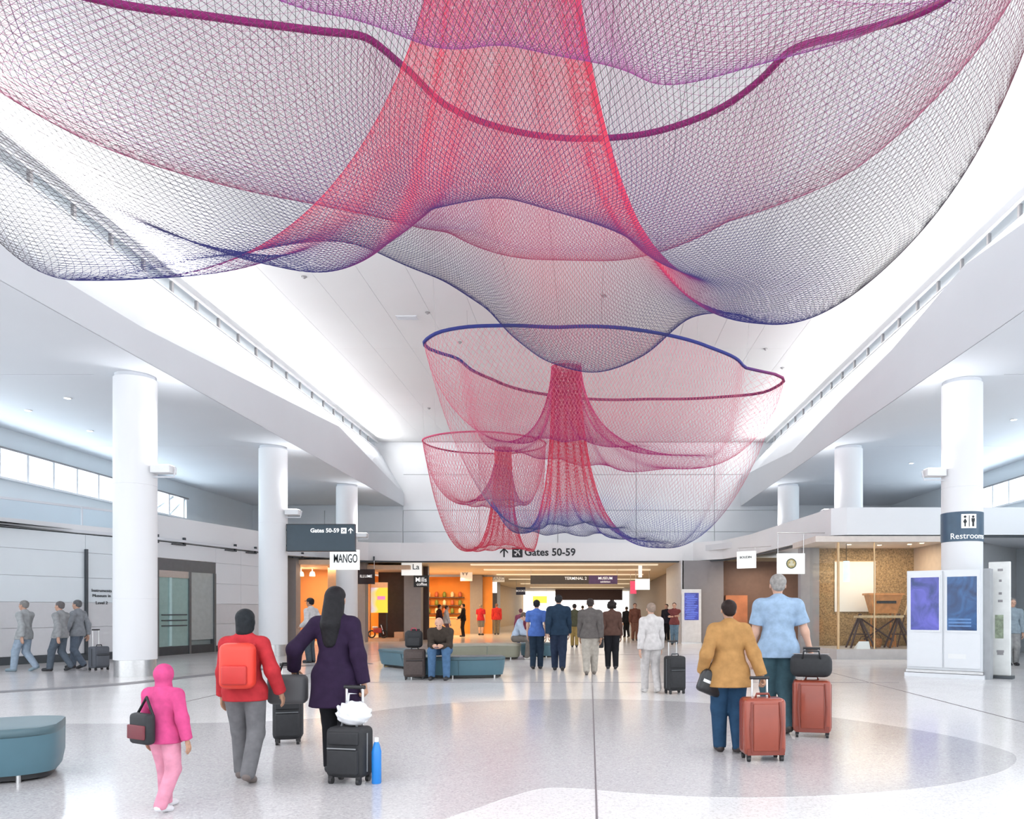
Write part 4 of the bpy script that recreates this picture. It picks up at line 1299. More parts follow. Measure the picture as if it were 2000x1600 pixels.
# ------------------------------------------------------------------ luggage
def suitcase(label, loc, rz, W_, D_, H_, shell, trim, tilt=0.0, handle=0.45, group='wheeled suitcases', soft=False, name='suitcase'):
    """upright trolley case: shell with raised ribs or a pocket, corner guards, wheels, telescopic handle.  Front faces -Y."""
    root = empty(name, loc, rz, label=label, cat='suitcase', group=group)
    root.rotation_euler = (tilt, 0, rz)
    z0 = 0.055
    sh = rounded_box('shell', (W_, D_, H_), min(0.05, D_ * 0.22), shell, root, (0, 0, z0), 4)
    if soft:
        rounded_box('front_pocket', (W_ * 0.82, 0.05, H_ * 0.5), 0.02, shell, sh, (0, -D_ / 2 - 0.005, H_ * 0.08))
        rounded_box('upper_pocket', (W_ * 0.82, 0.035, H_ * 0.26), 0.015, shell, sh, (0, -D_ / 2 - 0.002, H_ * 0.66))
        MB().tube([(-W_ * 0.38, -D_ / 2 - 0.03, H_ * 0.6), (W_ * 0.38, -D_ / 2 - 0.03, H_ * 0.6)], 0.006, 6).build('zip', trim, sh)
    else:
        for x in (-0.33, 0.33):
            MB().tube([(x * W_, -D_ / 2 - 0.002, H_ * 0.06), (x * W_ * 1.12, -D_ / 2 - 0.006, H_ * 0.5), (x * W_, -D_ / 2 - 0.002, H_ * 0.94)], 0.012, 6).build('welt', trim, sh)
        rounded_box('front_panel', (W_ * 0.6, 0.02, H_ * 0.82), 0.009, shell, sh, (0, -D_ / 2 - 0.002, H_ * 0.09))
        MB().box(-W_ * 0.44, W_ * 0.44, -D_ / 2 - 0.006, -D_ / 2 + 0.01, H_ * 0.02, H_ * 0.13).build('kick_guard', trim, sh)
    MB().tube([(-W_ / 2 - 0.002, -D_ * 0.12, 0.05), (-W_ / 2 - 0.002, -D_ * 0.12, H_ - 0.05)], 0.006, 6).build('edge_zip', trim, sh)
    MB().tube([(W_ / 2 + 0.002, -D_ * 0.12, 0.05), (W_ / 2 + 0.002, -D_ * 0.12, H_ - 0.05)], 0.006, 6).build('edge_zip', trim, sh)
    for sx in (-1, 1):
        for sy in (-1, 1):
            wx, wy = sx * (W_ / 2 - 0.045), sy * (D_ / 2 - 0.03)
            MB().tube([(wx - 0.014, wy, 0.03), (wx + 0.014, wy, 0.03)], 0.03, 14).build('wheel', BLACK, root)
            MB().box(wx - 0.02, wx + 0.02, wy - 0.016, wy + 0.016, 0.04, 0.075).build('wheel_fork', BLACK, root)
    g = MB().tube([(-0.07, -0.01, z0 + H_ - 0.005), (-0.06, -0.01, z0 + H_ + 0.035), (0.06, -0.01, z0 + H_ + 0.035), (0.07, -0.01, z0 + H_ - 0.005)], 0.012, 8)
    g.build('carry_handle', trim, root, smooth=True)
    if handle > 0:
        zt = z0 + H_ + handle
        hy = D_ / 2 - 0.03
        for x in (-0.075, 0.075):
            MB().tube([(x, hy, z0 + H_ - 0.02), (x, hy, zt)], 0.011, 8).build('handle_rod', STEEL, root)
        MB().tube([(-0.095, hy, zt), (0.095, hy, zt)], 0.017, 10).build('handle_grip', BLACK, root)
    return root


CORAL = mat('rust_orange_shell', (0.30, 0.058, 0.032), 0.28, var=0.10, scale=4, coat=0.3)
CORALD = mat('rust_orange_trim', (0.21, 0.04, 0.025), 0.35)
BLK = mat('black_canvas', (0.018, 0.019, 0.022), 0.65, var=0.15, scale=25)
BRN = mat('brown_canvas', (0.075, 0.055, 0.05), 0.65, var=0.12, scale=25)
gx, gy = G(1491, 1486)
suitcase('rust orange suitcase pulled by the woman in the tan coat', (gx, gy + 0.05, 0), math.radians(4), 0.41, 0.25, 0.55, CORAL, CORALD, handle=0.18)
gx, gy = G(1588, 1440)
suitcase('rust orange suitcase carrying a black bag beside the tall man', (gx, gy + 0.05, 0), math.radians(-14), 0.42, 0.26, 0.60, CORAL, CORALD, handle=0.35)
db = empty('duffel_bag', (gx - 0.03, gy - 0.02, 0.69), math.radians(-14), label='black duffel bag riding on the second orange suitcase', cat='bag')
rounded_box('bag_body', (0.46, 0.24, 0.26), 0.085, BLK, db, (0, 0.0, 0.0), 4)
MB().tube([(-0.1, -0.1, 0.2), (-0.08, -0.13, 0.30), (0.08, -0.13, 0.30), (0.1, -0.1, 0.2)], 0.012, 8).build('bag_handle', BLK, db, smooth=True)
MB().tube([(-0.2, -0.02, 0.262), (0.2, -0.02, 0.262)], 0.006, 6).build('bag_zip', STEEL, db)
gx, gy = G(676, 1534)
suitcase('black cabin case behind the woman in the purple coat', (gx, gy + 0.1, 0), math.radians(-12), 0.34, 0.22, 0.42, BLK, mat('grey_strap', (0.22, 0.23, 0.24), 0.5), handle=0.32, soft=True)
wb = empty('carrier_bag', (gx + 0.03, gy + 0.10, 0.478), math.radians(-12), label='white carrier bag lying on the black cabin case', cat='bag')
_bm = bmesh.new()
bmesh.ops.create_icosphere(_bm, subdivisions=4, radius=1.0)
for v in _bm.verts:
    n = 1 + 0.10 * math.sin(7 * v.co.x + 3 * v.co.z) * math.cos(6 * v.co.y) + 0.06 * math.sin(13 * v.co.z + 5 * v.co.x)
    v.co = Vector((v.co.x * 0.15 * n, v.co.y * 0.09 * n, max(0.004, (v.co.z * 0.5 + 0.5) * 0.20 * n)))
_me = bpy.data.meshes.new('bag_body')
_bm.to_mesh(_me)
_bm.free()
link('bag_body', _me, mat('white_plastic', (0.78, 0.80, 0.83), 0.4, var=0.05), wb, smooth=True)
MB().tube([(-0.05, 0, 0.18), (-0.04, 0, 0.27), (0.04, 0, 0.27), (0.05, 0, 0.18)], 0.008, 6).build('bag_handle', MATS['white_plastic'], wb, smooth=True)
bb = empty('water_bottle', (gx + 0.235, gy + 0.06, 0), 0, label='blue bottle standing beside the black cabin case', cat='bottle')
autosmooth(MB().lathe([(0.035, 0), (0.04, 0.01), (0.04, 0.27), (0.025, 0.33), (0.016, 0.35)], 20).build('bottle_body', mat('bright_blue', (0.02, 0.22, 0.65), 0.25), bb))
autosmooth(MB().lathe([(0.018, 0.35), (0.018, 0.385)], 14).build('bottle_cap', SIGNWHITE, bb))
gx, gy = G(556, 1456)
suitcase('black upright case between the red backpack and the purple coat', (gx, gy + 0.1, 0), math.radians(16), 0.30, 0.22, 0.50, BLK, mat('grey_strap2', (0.12, 0.13, 0.14), 0.5), handle=0.30, soft=True)
gx, gy = G(808, 1328)
suitcase('brown and black trolley case left of the seated bald man', (gx, gy + 0.1, 0), math.radians(8), 0.44, 0.27, 0.58, BRN, BLK, handle=0.40, soft=True)
bp = empty('travel_backpack', (gx - 0.02, gy + 0.12, 0.665), math.radians(8), label='black backpack strapped on the brown trolley case', cat='bag')
rounded_box('pack_body', (0.36, 0.14, 0.36), 0.07, BLK, bp, (0, -0.04, 0.0), 4)
rounded_box('pack_pocket', (0.26, 0.05, 0.18), 0.02, BLK, bp, (0, -0.13, 0.04))
MB().tube([(-0.06, -0.06, 0.34), (-0.04, -0.06, 0.41), (0.04, -0.06, 0.41), (0.06, -0.06, 0.34)], 0.01, 6).build('pack_loop', mat('red_strap', (0.5, 0.03, 0.08), 0.5), bp, smooth=True)
gx, gy = G(1319, 1356)
suitcase('black suitcase standing alone in mid floor beside the pale traveller', (gx, gy + 0.1, 0), math.radians(20), 0.34, 0.24, 0.60, BLK, MATS['grey_strap2'], handle=0.25, soft=True)
gx, gy = G(193, 1309)
suitcase('dark trolley case trailed by the walkers at the left wall', (gx, gy, 0), math.radians(70), 0.40, 0.26, 0.52, mat('slate_canvas', (0.10, 0.11, 0.13), 0.6), BLK, handle=0.4, soft=True)

# ------------------------------------------------------------------ goods in the right-hand display
WOOD = mat('orange_wood', (0.62, 0.28, 0.10), 0.45, var=0.2, scale=8)
DARKWOOD = mat('dark_wood', (0.09, 0.055, 0.05), 0.5, var=0.25, scale=10)
PALEWOOD = mat('pale_wood', (0.72, 0.52, 0.30), 0.5, var=0.15, scale=10)
zf = 0.30


def at_disp(px, Y):
    return (px - CX) * Y / F


t = empty('trestle_table', (at_disp(1715, 23.4), 23.4, zf), label='dark trestle table with a slatted pale top in the display', cat='table')
Lh, Ht = 0.95, 0.98
for sx in (-1, 1):
    x = sx * (Lh * 0.62)
    for sy in (-1, 1):
        MB().tube([(x - sx * 0.0 - 0.32, sy * 0.22, 0.0), (x + 0.05, sy * 0.05, Ht + 0.06)], 0.032, 8).build('leg', DARKWOOD, t)
        MB().tube([(x + 0.42, sy * 0.22, 0.0), (x + 0.0, sy * 0.05, Ht - 0.02)], 0.032, 8).build('leg', DARKWOOD, t)
    MB().tube([(x - 0.18, 0, 0.42), (x + 0.26, 0, 0.42)], 0.02, 8).build('stretcher', DARKWOOD, t)
for a_, b_ in (((-0.5, 0.88), (0.42, 0.25)), ((0.5, 0.88), (-0.42, 0.25))):
    MB().tube([(a_[0], 0.02, a_[1]), (b_[0], 0.02, b_[1])], 0.026, 8).build('cross_brace', DARKWOOD, t)
for k in range(12):
    MB().box(-0.66 + k * 0.11, -0.57 + k * 0.11, -0.25, 0.25, Ht - 0.07, Ht).build('top_slat', PALEWOOD, t)
MB().box(-0.68, 0.68, -0.28, -0.24, Ht - 0.05, Ht + 0.01).build('top_rail', PALEWOOD, t)
cb = empty('wooden_letter_desk', (at_disp(1724, 24.2), 24.2, zf), label='orange wooden desk box with a dark slot in the display', cat='desk')
MB().add([(-0.36, -0.25, 1.05), (0.36, -0.25, 1.05), (0.36, 0.2, 1.05), (-0.36, 0.2, 1.05), (-0.50, -0.32, 1.62), (0.50, -0.32, 1.62), (0.5, 0.25, 1.62), (-0.5, 0.25, 1.62)],
         [(0, 3, 2, 1), (4, 5, 6, 7), (0, 1, 5, 4), (1, 2, 6, 5), (2, 3, 7, 6), (3, 0, 4, 7)]).build('desk_box', WOOD, cb)
MB().box(-0.3, 0.3, -0.33, -0.29, 1.36, 1.44).build('letter_slot', BLACK, cb)
MB().box(-0.55, 0.55, -0.36, 0.28, 1.62, 1.68).build('desk_top', WOOD, cb)
for sx in (-1, 1):
    for sy in (-0.2, 0.15):
        MB().tube([(sx * 0.32, sy, 0), (sx * 0.30, sy, 1.06)], 0.03, 8).build('leg', WOOD, cb)
lp = empty('leaning_pole', (at_disp(1770, 23.95), 23.95, zf), label='slender pale pole leaning in the display', cat='pole')
MB().tube([(-0.28, 0, 0.0), (-0.05, 0, 1.0)], 0.022, 8).build('pole_lower', DARKWOOD, lp)
MB().tube([(-0.05, 0, 1.0), (0.22, 0, 1.95)], 0.026, 8).build('pole_upper', PALEWOOD, lp)
ws = empty('white_hanging_sheet', (at_disp(1670, 24.86), 24.86, 1.40), label='tall plain white sheet hung on the gold wall', cat='panel')
MB().box(-0.66, 0.66, 0, 0.03, 0.0, 1.62).build('sheet', mat('white_sheet', (0.86, 0.84, 0.80), 0.6, var=0.02), ws)
MB().tube([(-0.68, 0.01, 1.63), (0.68, 0.01, 1.63)], 0.015, 8).build('hanging_rail', PALEWOOD, ws)
lb = empty('window_light_tube', (at_disp(1653, 23.0), 23.0, 2.3), label='pale blue glowing tube hanging in the display window', cat='lamp')
MB().tube([(0, 0, 0), (0, 0, 0.62)], 0.09, 16).build('tube_shade', mat('tube_glow', (0.75, 0.92, 0.95), 0.4, emit=0.35), lb)
MB().tube([(0, 0, 0.62), (0, 0, 1.14)], 0.008, 6).build('tube_cord', BLACK, lb)
wc = empty('folded_white_cloth', (at_disp(1684, 22.9), 22.9, zf), label='folded white card on the display plinth', cat='card')
MB().add([(-0.22, -0.12, 0), (0.2, -0.12, 0), (0.2, 0.12, 0), (-0.22, 0.12, 0), (-0.10, 0.0, 0.22), (0.2, 0.0, 0.22)], [(0, 3, 2, 1), (0, 1, 5, 4), (2, 3, 4, 5), (0, 4, 3), (1, 2, 5)]).build('card', SIGNWHITE, wc)
for k, (px, py, s) in enumerate(((1688, 1225, 0.14), (1713, 1250, 0.17), (1740, 1262, 0.12))):
    q = P(px, py, 23.7)
    o = empty('wicker_basket', (q.x, 23.75, zf), label=('small rust basket under the trestle, left', 'largest rust basket under the trestle table', 'smallest basket under the trestle, right')[k], cat='basket', group='baskets under the trestle')
    autosmooth(MB().lathe([(s * 0.7, 0), (s, s * 0.8), (s * 0.9, s * 1.6), (s * 0.8, s * 1.6), (s * 0.85, s * 0.8), (s * 0.5, 0.03)], 20).build('basket_body', mat('rust_wicker', (0.55, 0.24, 0.09), 0.7, var=0.4, scale=40, bump=0.6), o))
    MB().tube([(s * 0.85 * math.cos(a), 0, s * 1.55 + s * 0.9 * math.sin(a)) for a in np.linspace(0, math.pi, 12)], 0.012, 6).build('basket_handle', DARKWOOD, o, smooth=True)

# ------------------------------------------------------------------ goods in the left shops
Yp = 36.6
pa, pb = P(713, 1197, Yp), P(757, 1148, Yp)
po = empty('yellow_poster', ((pa.x + pb.x) / 2, Yp, pa.z), label='tall yellow lit poster in the brown shop window', cat='poster')
Wp, Hp = pb.x - pa.x, pb.z - pa.z
pm_ = bpy.data.materials.new('poster_print')
pm_.use_nodes = True
nt = pm_.node_tree
pr = nt.nodes['Principled BSDF']
tc = nt.nodes.new('ShaderNodeTexCoord')
nz = nt.nodes.new('ShaderNodeTexNoise')
nz.inputs['Scale'].default_value = 1.1
nz.inputs['Detail'].default_value = 1.0
sx_ = nt.nodes.new('ShaderNodeSeparateXYZ')
nt.links.new(tc.outputs['Object'], nz.inputs['Vector'])
nt.links.new(tc.outputs['Object'], sx_.inputs['Vector'])
ad = nt.nodes.new('ShaderNodeMath')
ad.operation = 'MULTIPLY_ADD'
ad.inputs[1].default_value = 0.6
nt.links.new(sx_.outputs['X'], ad.inputs[0])
nt.links.new(nz.outputs['Fac'], ad.inputs[2])
rp = nt.nodes.new('ShaderNodeValToRGB')
rp.color_ramp.elements[0].position, rp.color_ramp.elements[0].color = 0.22, (0.75, 0.55, 0.80, 1)
rp.color_ramp.elements[1].position, rp.color_ramp.elements[1].color = 0.5, (0.95, 0.72, 0.08, 1)
e_ = rp.color_ramp.elements.new(0.36)
e_.color = (0.80, 0.85, 0.80, 1)
nt.links.new(ad.outputs['Value'], rp.inputs['Fac'])
nt.links.new(rp.outputs['Color'], pr.inputs['Base Color'])
nt.links.new(rp.outputs['Color'], pr.inputs['Emission Color'])
pr.inputs['Emission Strength'].default_value = 0.3
MB().box(-Wp / 2, Wp / 2, 0, 0.04, 0, Hp).build('poster_print', pm_, po)
MB().box(-Wp / 2, Wp / 2, -0.01, 0.05, Hp, Hp + 0.25).build('poster_header', mat('peach_header', (0.80, 0.45, 0.25), 0.5, emit=0.2), po)
for sx in (-1, 1):
    MB().box(sx * (Wp / 2 - 0.05) - 0.03, sx * (Wp / 2 - 0.05) + 0.03, 0.04, 0.09, -pa.z, Hp).build('poster_post', DARKMETAL, po)
MB().box(0.05, 0.42, -0.012, 0.0, Hp * 0.52, Hp * 0.66).build('poster_figure', mat('poster_magenta', (0.65, 0.22, 0.50), 0.5, emit=0.4), po)
dp = empty('display_step', (-9.25, 35.6, 0), label='peach display step in front of the brown shop', cat='plinth')
MB().box(-1.0, 0.42, 0, 1.2, 0, 0.14).build('step', mat('peach_step', (0.75, 0.45, 0.28), 0.5), dp)
MB().box(0.0, 0.42, 0.7, 1.2, 0.14, 0.42).build('riser', MATS['peach_step'], dp)
mn = empty('toy_motorbike', (P(737, 0, 35.9).x, 35.95, 0.14), label='small red toy motorbike under the yellow poster', cat='toy')
for x in (-0.28, 0.28):
    MB().tube([(x + 0.16 * math.cos(a), 0, 0.19 + 0.16 * math.sin(a)) for a in np.linspace(0, 2 * math.pi, 18, endpoint=False)], 0.035, 8, closed=True).build('wheel', BLACK, mn, smooth=True)
rounded_box('bike_body', (0.42, 0.14, 0.24), 0.06, mat('toy_red', (0.45, 0.06, 0.05), 0.35), mn, (0, 0, 0.24))
rounded_box('bike_seat', (0.26, 0.13, 0.07), 0.03, SIGNWHITE, mn, (-0.12, 0, 0.48))
MB().tube([(0.28, 0, 0.19), (0.16, 0, 0.62)], 0.02, 8).build('fork', STEEL, mn)
MB().tube([(0.16, -0.2, 0.64), (0.16, 0.2, 0.64)], 0.02, 8).build('handlebar', BLACK, mn)
for k, x in enumerate((588, 610)):
    q = P(x, 1110, 34.8)
    o = empty('spot_lamp', (q.x, q.y, 3.35), label=('left', 'right')[k] + ' of the two ceiling spots in the orange shop', cat='lamp')
    MB().tube([(0, 0, 0), (0, 0, -0.16)], 0.02, 8).build('stem', SIGNWHITE, o)
    autosmooth(MB().lathe([(0.06, -0.16), (0.10, -0.20), (0.12, -0.36), (0.10, -0.36)], 18).build('lamp_head', LAMPWARM, o))
# shelves and counter of the amber cafe
sh = empty('cafe_counter', (-9.4, 44.2, 0), label='pale counter along the amber cafe', cat='counter')
MB().box(-2.2, 2.0, 0, 0.6, 0, 1.0).build('counter_body', mat('counter_front', (0.62, 0.36, 0.18), 0.5), sh)
MB().box(-2.25, 2.05, -0.05, 0.65, 1.0, 1.05).build('counter_top', PALEWOOD, sh)
sf = empty('cafe_shelf', (-9.6, 46.9, 1.2), label='wall shelf with jars in the amber cafe', cat='shelf')
for k in range(3):
    MB().box(-1.9, 1.9, -0.05, 0.28, 0.5 * k, 0.5 * k + 0.05).build('shelf_board', DARKWOOD, sf)
jm = MB().lathe([(0.09, 0), (0.11, 0.05), (0.11, 0.24), (0.06, 0.30), (0.06, 0.33)], 12).mesh('jar')
jars = [mat('jar_green', (0.20, 0.25, 0.05), 0.4), mat('jar_cream', (0.8, 0.68, 0.5), 0.4), mat('jar_red', (0.5, 0.12, 0.06), 0.4)]
jms = []
for c in jars:
    q = jm.copy()
    q.materials.append(c)
    jms.append(q)
for k in range(24):
    o = link('storage_jar', jms[k % 3], None, None, loc=(-9.6 - 1.7 + (k % 8) * 0.48, 47.0, 1.252 + 0.5 * (k // 8)), group='jars on the cafe shelf', smooth=True)
    props(o, label='%s jar, %s from the left on the %s cafe wall shelf' % (('green', 'cream', 'red')[k % 3], ('first', 'second', 'third', 'fourth', 'fifth', 'sixth', 'seventh', 'eighth')[k % 8], ('lowest', 'middle', 'top')[k // 8]), cat='jar')
hp_ = empty('poster_panel', (-7.3, 50.2, -0.2), label='white lit panel with red top at the cafe pier', cat='poster')
MB().box(-0.05, 0.5, 0, 0.1, 0.2, 2.0).build('panel_face', LITSIGN, hp_)
MB().box(-0.05, 0.5, -0.01, 0.11, 2.0, 2.5).build('panel_top', mat('panel_red', (0.7, 0.15, 0.06), 0.5, emit=0.3), hp_)
yb = empty('yellow_banner', (-3.9, 60.0, 2.0), label='small yellow banner deep in the concourse', cat='banner')
MB().box(-0.55, 0.55, 0, 0.05, 0, 0.55).build('banner_face', mat('banner_yellow', (0.9, 0.75, 0.1), 0.5, emit=0.5), yb)
MB().tube([(-0.5, 0.02, 0.55), (-0.5, 0.02, 1.6)], 0.01, 6).build('banner_cord', STEEL, yb)
MB().tube([(0.5, 0.02, 0.55), (0.5, 0.02, 1.6)], 0.01, 6).build('banner_cord', STEEL, yb)

# ------------------------------------------------------------------ people: continuous bodies grown from a distance field
def surface_nets(Fv, org, h):
    """dual-contoured closed surface of Fv < 0 on a regular grid"""
    s = Fv < 0
    c = [s[i:s.shape[0] - 1 + i, j:s.shape[1] - 1 + j, k:s.shape[2] - 1 + k] for i in (0, 1) for j in (0, 1) for k in (0, 1)]
    cnt = sum(x.astype(np.int8) for x in c)
    act = (cnt > 0) & (cnt < 8)
    ii = np.argwhere(act)
    if len(ii) == 0:
        return np.zeros((0, 3)), np.zeros((0, 4), int)
    idx = -np.ones(act.shape, np.int64)
    idx[act] = np.arange(len(ii))
    corner = np.array([(i, j, k) for i in (0, 1) for j in (0, 1) for k in (0, 1)])
    val = np.stack([Fv[ii[:, 0] + q[0], ii[:, 1] + q[1], ii[:, 2] + q[2]] for q in corner], 1)
    acc = np.zeros((len(ii), 3))
    n = np.zeros(len(ii))
    for a in range(8):
        for b in range(a + 1, 8):
            if np.abs(corner[a] - corner[b]).sum() != 1:
                continue
            va, vb = val[:, a], val[:, b]
            x = (va < 0) != (vb < 0)
            t = np.where(x, va / np.where(x, va - vb, 1), 0)
            acc += np.where(x[:, None], corner[a] + t[:, None] * (corner[b] - corner[a]), 0)
            n += x
    v = (ii + acc / n[:, None]) * h + org
    quads = []
    for ax in range(3):
        sl0 = [slice(None)] * 3
        sl1 = [slice(None)] * 3
        sl0[ax], sl1[ax] = slice(0, -1), slice(1, None)
        a, b = s[tuple(sl0)], s[tuple(sl1)]
        e = np.argwhere(a != b)
        o1, o2 = [q for q in range(3) if q != ax]
        e = e[(e[:, o1] > 0) & (e[:, o2] > 0) & (e[:, o1] < s.shape[o1] - 1) & (e[:, o2] < s.shape[o2] - 1)]
        sg = a[e[:, 0], e[:, 1], e[:, 2]]

        def cell(d1, d2):
            q = e.copy()
            q[:, o1] -= d1
            q[:, o2] -= d2
            return idx[q[:, 0], q[:, 1], q[:, 2]]
        q = np.stack([cell(1, 1), cell(0, 1), cell(0, 0), cell(1, 0)], 1)
        flip = sg if ax != 1 else ~sg
        q = np.where(flip[:, None], q, q[:, ::-1])
        quads.append(q)
    return v, np.concatenate(quads)


def cap(a, b, ra, rb):
    return ('c', np.array(a, float), np.array(b, float), ra, rb)


def ell(c, r, R=None):
    return ('e', np.array(c, float), np.array(r, float), np.eye(3) if R is None else R, 0)


def sdf_mesh(prims, h, k=0.02, cuts=(), subs=(), grow=0.0):
    lo, hi = np.full(3, 1e9), np.full(3, -1e9)
    for p in prims:
        if p[0] == 'c':
            r = max(p[3], p[4])
            for q in (p[1], p[2]):
                lo, hi = np.minimum(lo, q - r), np.maximum(hi, q + r)
        else:
            r = np.abs(p[3]) @ p[2] if True else p[2]
            r = np.abs(p[3].T) @ p[2]
            lo, hi = np.minimum(lo, p[1] - r), np.maximum(hi, p[1] + r)
    pad = grow + k + 2.5 * h
    lo, hi = lo - pad, hi + pad
    n = np.ceil((hi - lo) / h).astype(int) + 1
    X = lo[0] + np.arange(n[0]) * h
    Y = lo[1] + np.arange(n[1]) * h
    Z = lo[2] + np.arange(n[2]) * h
    Fv = np.full(n, 0.5, np.float32)

    def dist(p, sub):
        P_ = np.stack(np.meshgrid(X[sub[0]], Y[sub[1]], Z[sub[2]], indexing='ij'), -1).astype(np.float32)
        if p[0] == 'c':
            a, b = p[1].astype(np.float32), p[2].astype(np.float32)
            d = b - a
            L = float(d @ d) + 1e-9
            t = np.clip(((P_ - a) @ d) / L, 0, 1)
            return np.linalg.norm(P_ - a - t[..., None] * d, axis=-1) - (p[3] + (p[4] - p[3]) * t)
        q = (P_ - p[1].astype(np.float32)) @ p[3].T.astype(np.float32)
        r = p[2].astype(np.float32)
        k0 = np.linalg.norm(q / r, axis=-1)
        k1 = np.linalg.norm(q / (r * r), axis=-1) + 1e-6
        return k0 * (k0 - 1) / k1

    def box(p, m):
        if p[0] == 'c':
            r = max(p[3], p[4]) + m
            a, b = np.minimum(p[1], p[2]) - r, np.maximum(p[1], p[2]) + r
        else:
            r = np.abs(p[3].T) @ p[2] + m
            a, b = p[1] - r, p[1] + r
        i0 = np.clip(np.floor((a - lo) / h).astype(int), 0, n)
        i1 = np.clip(np.ceil((b - lo) / h).astype(int) + 1, 0, n)
        return tuple(slice(i0[q], i1[q]) for q in range(3))
    for p in prims:
        sub = box(p, grow + 2 * k + 3 * h)
        d = dist(p, sub) - grow
        f = Fv[sub]
        hh = np.clip(0.5 + 0.5 * (f - d) / k, 0, 1)
        Fv[sub] = f + (d - f) * hh - k * hh * (1 - hh)
    for p in subs:
        sub = box(p, 3 * h)
        Fv[sub] = np.maximum(Fv[sub], -dist(p, sub))
    for (c, nn) in cuts:
        nn = np.array(nn, float) / np.linalg.norm(nn)
        D = ((X - c[0]) * nn[0])[:, None, None] + ((Y - c[1]) * nn[1])[None, :, None] + ((Z - c[2]) * nn[2])[None, None, :]
        Fv = np.maximum(Fv, D.astype(np.float32))
    return surface_nets(Fv, lo, h)


def np_mesh(name, v, q):
    me = bpy.data.meshes.new(name)
    me.vertices.add(len(v))
    me.vertices.foreach_set('co', np.asarray(v, np.float32).ravel())
    me.loops.add(q.size)
    me.loops.foreach_set('vertex_index', np.asarray(q, np.int32).ravel())
    me.polygons.add(len(q))
    me.polygons.foreach_set('loop_start', np.arange(0, q.size, 4, dtype=np.int32))
    me.update(calc_edges=True)
    me.polygons.foreach_set('use_smooth', np.ones(len(q), dtype=bool))
    return me


def rotm(axis, a):
    return np.array(Matrix.Rotation(a, 3, axis))


# --- templates: a head (unit: head height 1, chin at z = 0, faces +Y) and hands (length 1 along -Z, palm towards +X)
HEAD_PR = [ell((0, -0.06, 0.62), (0.345, 0.42, 0.37)), ell((0, 0.06, 0.40), (0.285, 0.33, 0.33)), ell((0, 0.15, 0.15), (0.20, 0.21, 0.15)), ell((0, 0.25, 0.07), (0.10, 0.09, 0.075)),
           ell((0, 0.32, 0.56), (0.24, 0.08, 0.05)), cap((0, 0.37, 0.52), (0, 0.47, 0.35), 0.03, 0.052), cap((-0.05, 0.40, 0.34), (0.05, 0.40, 0.34), 0.035, 0.035),
           cap((-0.09, 0.355, 0.215), (0.09, 0.355, 0.215), 0.03, 0.03), cap((-0.08, 0.35, 0.17), (0.08, 0.35, 0.17), 0.032, 0.032),
           ell((-0.15, 0.28, 0.36), (0.09, 0.08, 0.08)), ell((0.15, 0.28, 0.36), (0.09, 0.08, 0.08)),
           ell((-0.355, -0.02, 0.45), (0.035, 0.08, 0.12)), ell((0.355, -0.02, 0.45), (0.035, 0.08, 0.12)),
           cap((0, -0.08, 0.2), (0, -0.10, -0.22), 0.19, 0.21)]
HEAD_SUB = [ell((-0.14, 0.44, 0.475), (0.085, 0.10, 0.045)), ell((0.14, 0.44, 0.475), (0.085, 0.10, 0.045)), cap((-0.08, 0.40, 0.193), (0.08, 0.40, 0.193), 0.011, 0.011)]
HEAD_V, HEAD_Q = sdf_mesh(HEAD_PR, 0.032, 0.05, (), HEAD_SUB)
HEAD_VF, HEAD_QF = sdf_mesh(HEAD_PR, 0.02, 0.05, (), HEAD_SUB)


def hand_template(curl, h=0.036):
    """length 1: wrist at z = 0, fingers towards -z, thumb towards +y, palm towards -x (right hand mirrored for left)"""
    pr = [cap((0, 0, 0.06), (0, 0, -0.16), 0.13, 0.14), cap((0, 0.10, -0.14), (0, 0.14, -0.44), 0.085, 0.075), cap((0, 0, -0.14), (0, 0.02, -0.48), 0.095, 0.08), cap((0, -0.09, -0.14), (0, -0.13, -0.43), 0.085, 0.07)]
    for y, z, L in ((0.155, -0.46, 0.40), (0.055, -0.49, 0.45), (-0.05, -0.48, 0.41), (-0.145, -0.43, 0.32)):
        p = np.array((0.0, y, z))
        a = 0.0
        for seg, r0, r1 in ((0.45, 0.062, 0.056), (0.32, 0.056, 0.05), (0.27, 0.05, 0.042)):
            a += curl
            q = p + L * seg * np.array((-math.sin(a), 0, -math.cos(a)))
            pr.append(cap(p, q, r0, r1))
            p = q
    b = min(curl, 0.5)
    p0, p1 = np.array((-0.02, 0.14, -0.14)), np.array((-0.10 - 0.1 * b, 0.25, -0.34))
    p2 = p1 + np.array((-0.10 - 0.12 * b, 0.03, -0.16))
    pr += [cap(p0, p1, 0.085, 0.068), cap(p1, p2, 0.064, 0.048)]
    return sdf_mesh(pr, h, 0.018)


HANDS = {'relaxed': hand_template(0.30), 'grip': hand_template(0.95)}
EYEMAT = mat('eye_dark', (0.03, 0.02, 0.02), 0.2)


def ik(a, b, l1, l2, bend):
    """middle joint between a and b for limb lengths l1, l2, bending towards vector bend"""
    a, b, bend = np.array(a, float), np.array(b, float), np.array(bend, float)
    d = b - a
    L = np.linalg.norm(d)
    mx = (l1 + l2) * 0.999
    if L > mx:
        b = a + d / L * mx
        d = b - a
        L = mx
    u = d / L
    x = (l1 * l1 - l2 * l2 + L * L) / (2 * L)
    hgt = math.sqrt(max(l1 * l1 - x * x, 0))
    n = bend - u * (bend @ u)
    n /= np.linalg.norm(n) + 1e-9
    return a + u * x + n * hgt, b


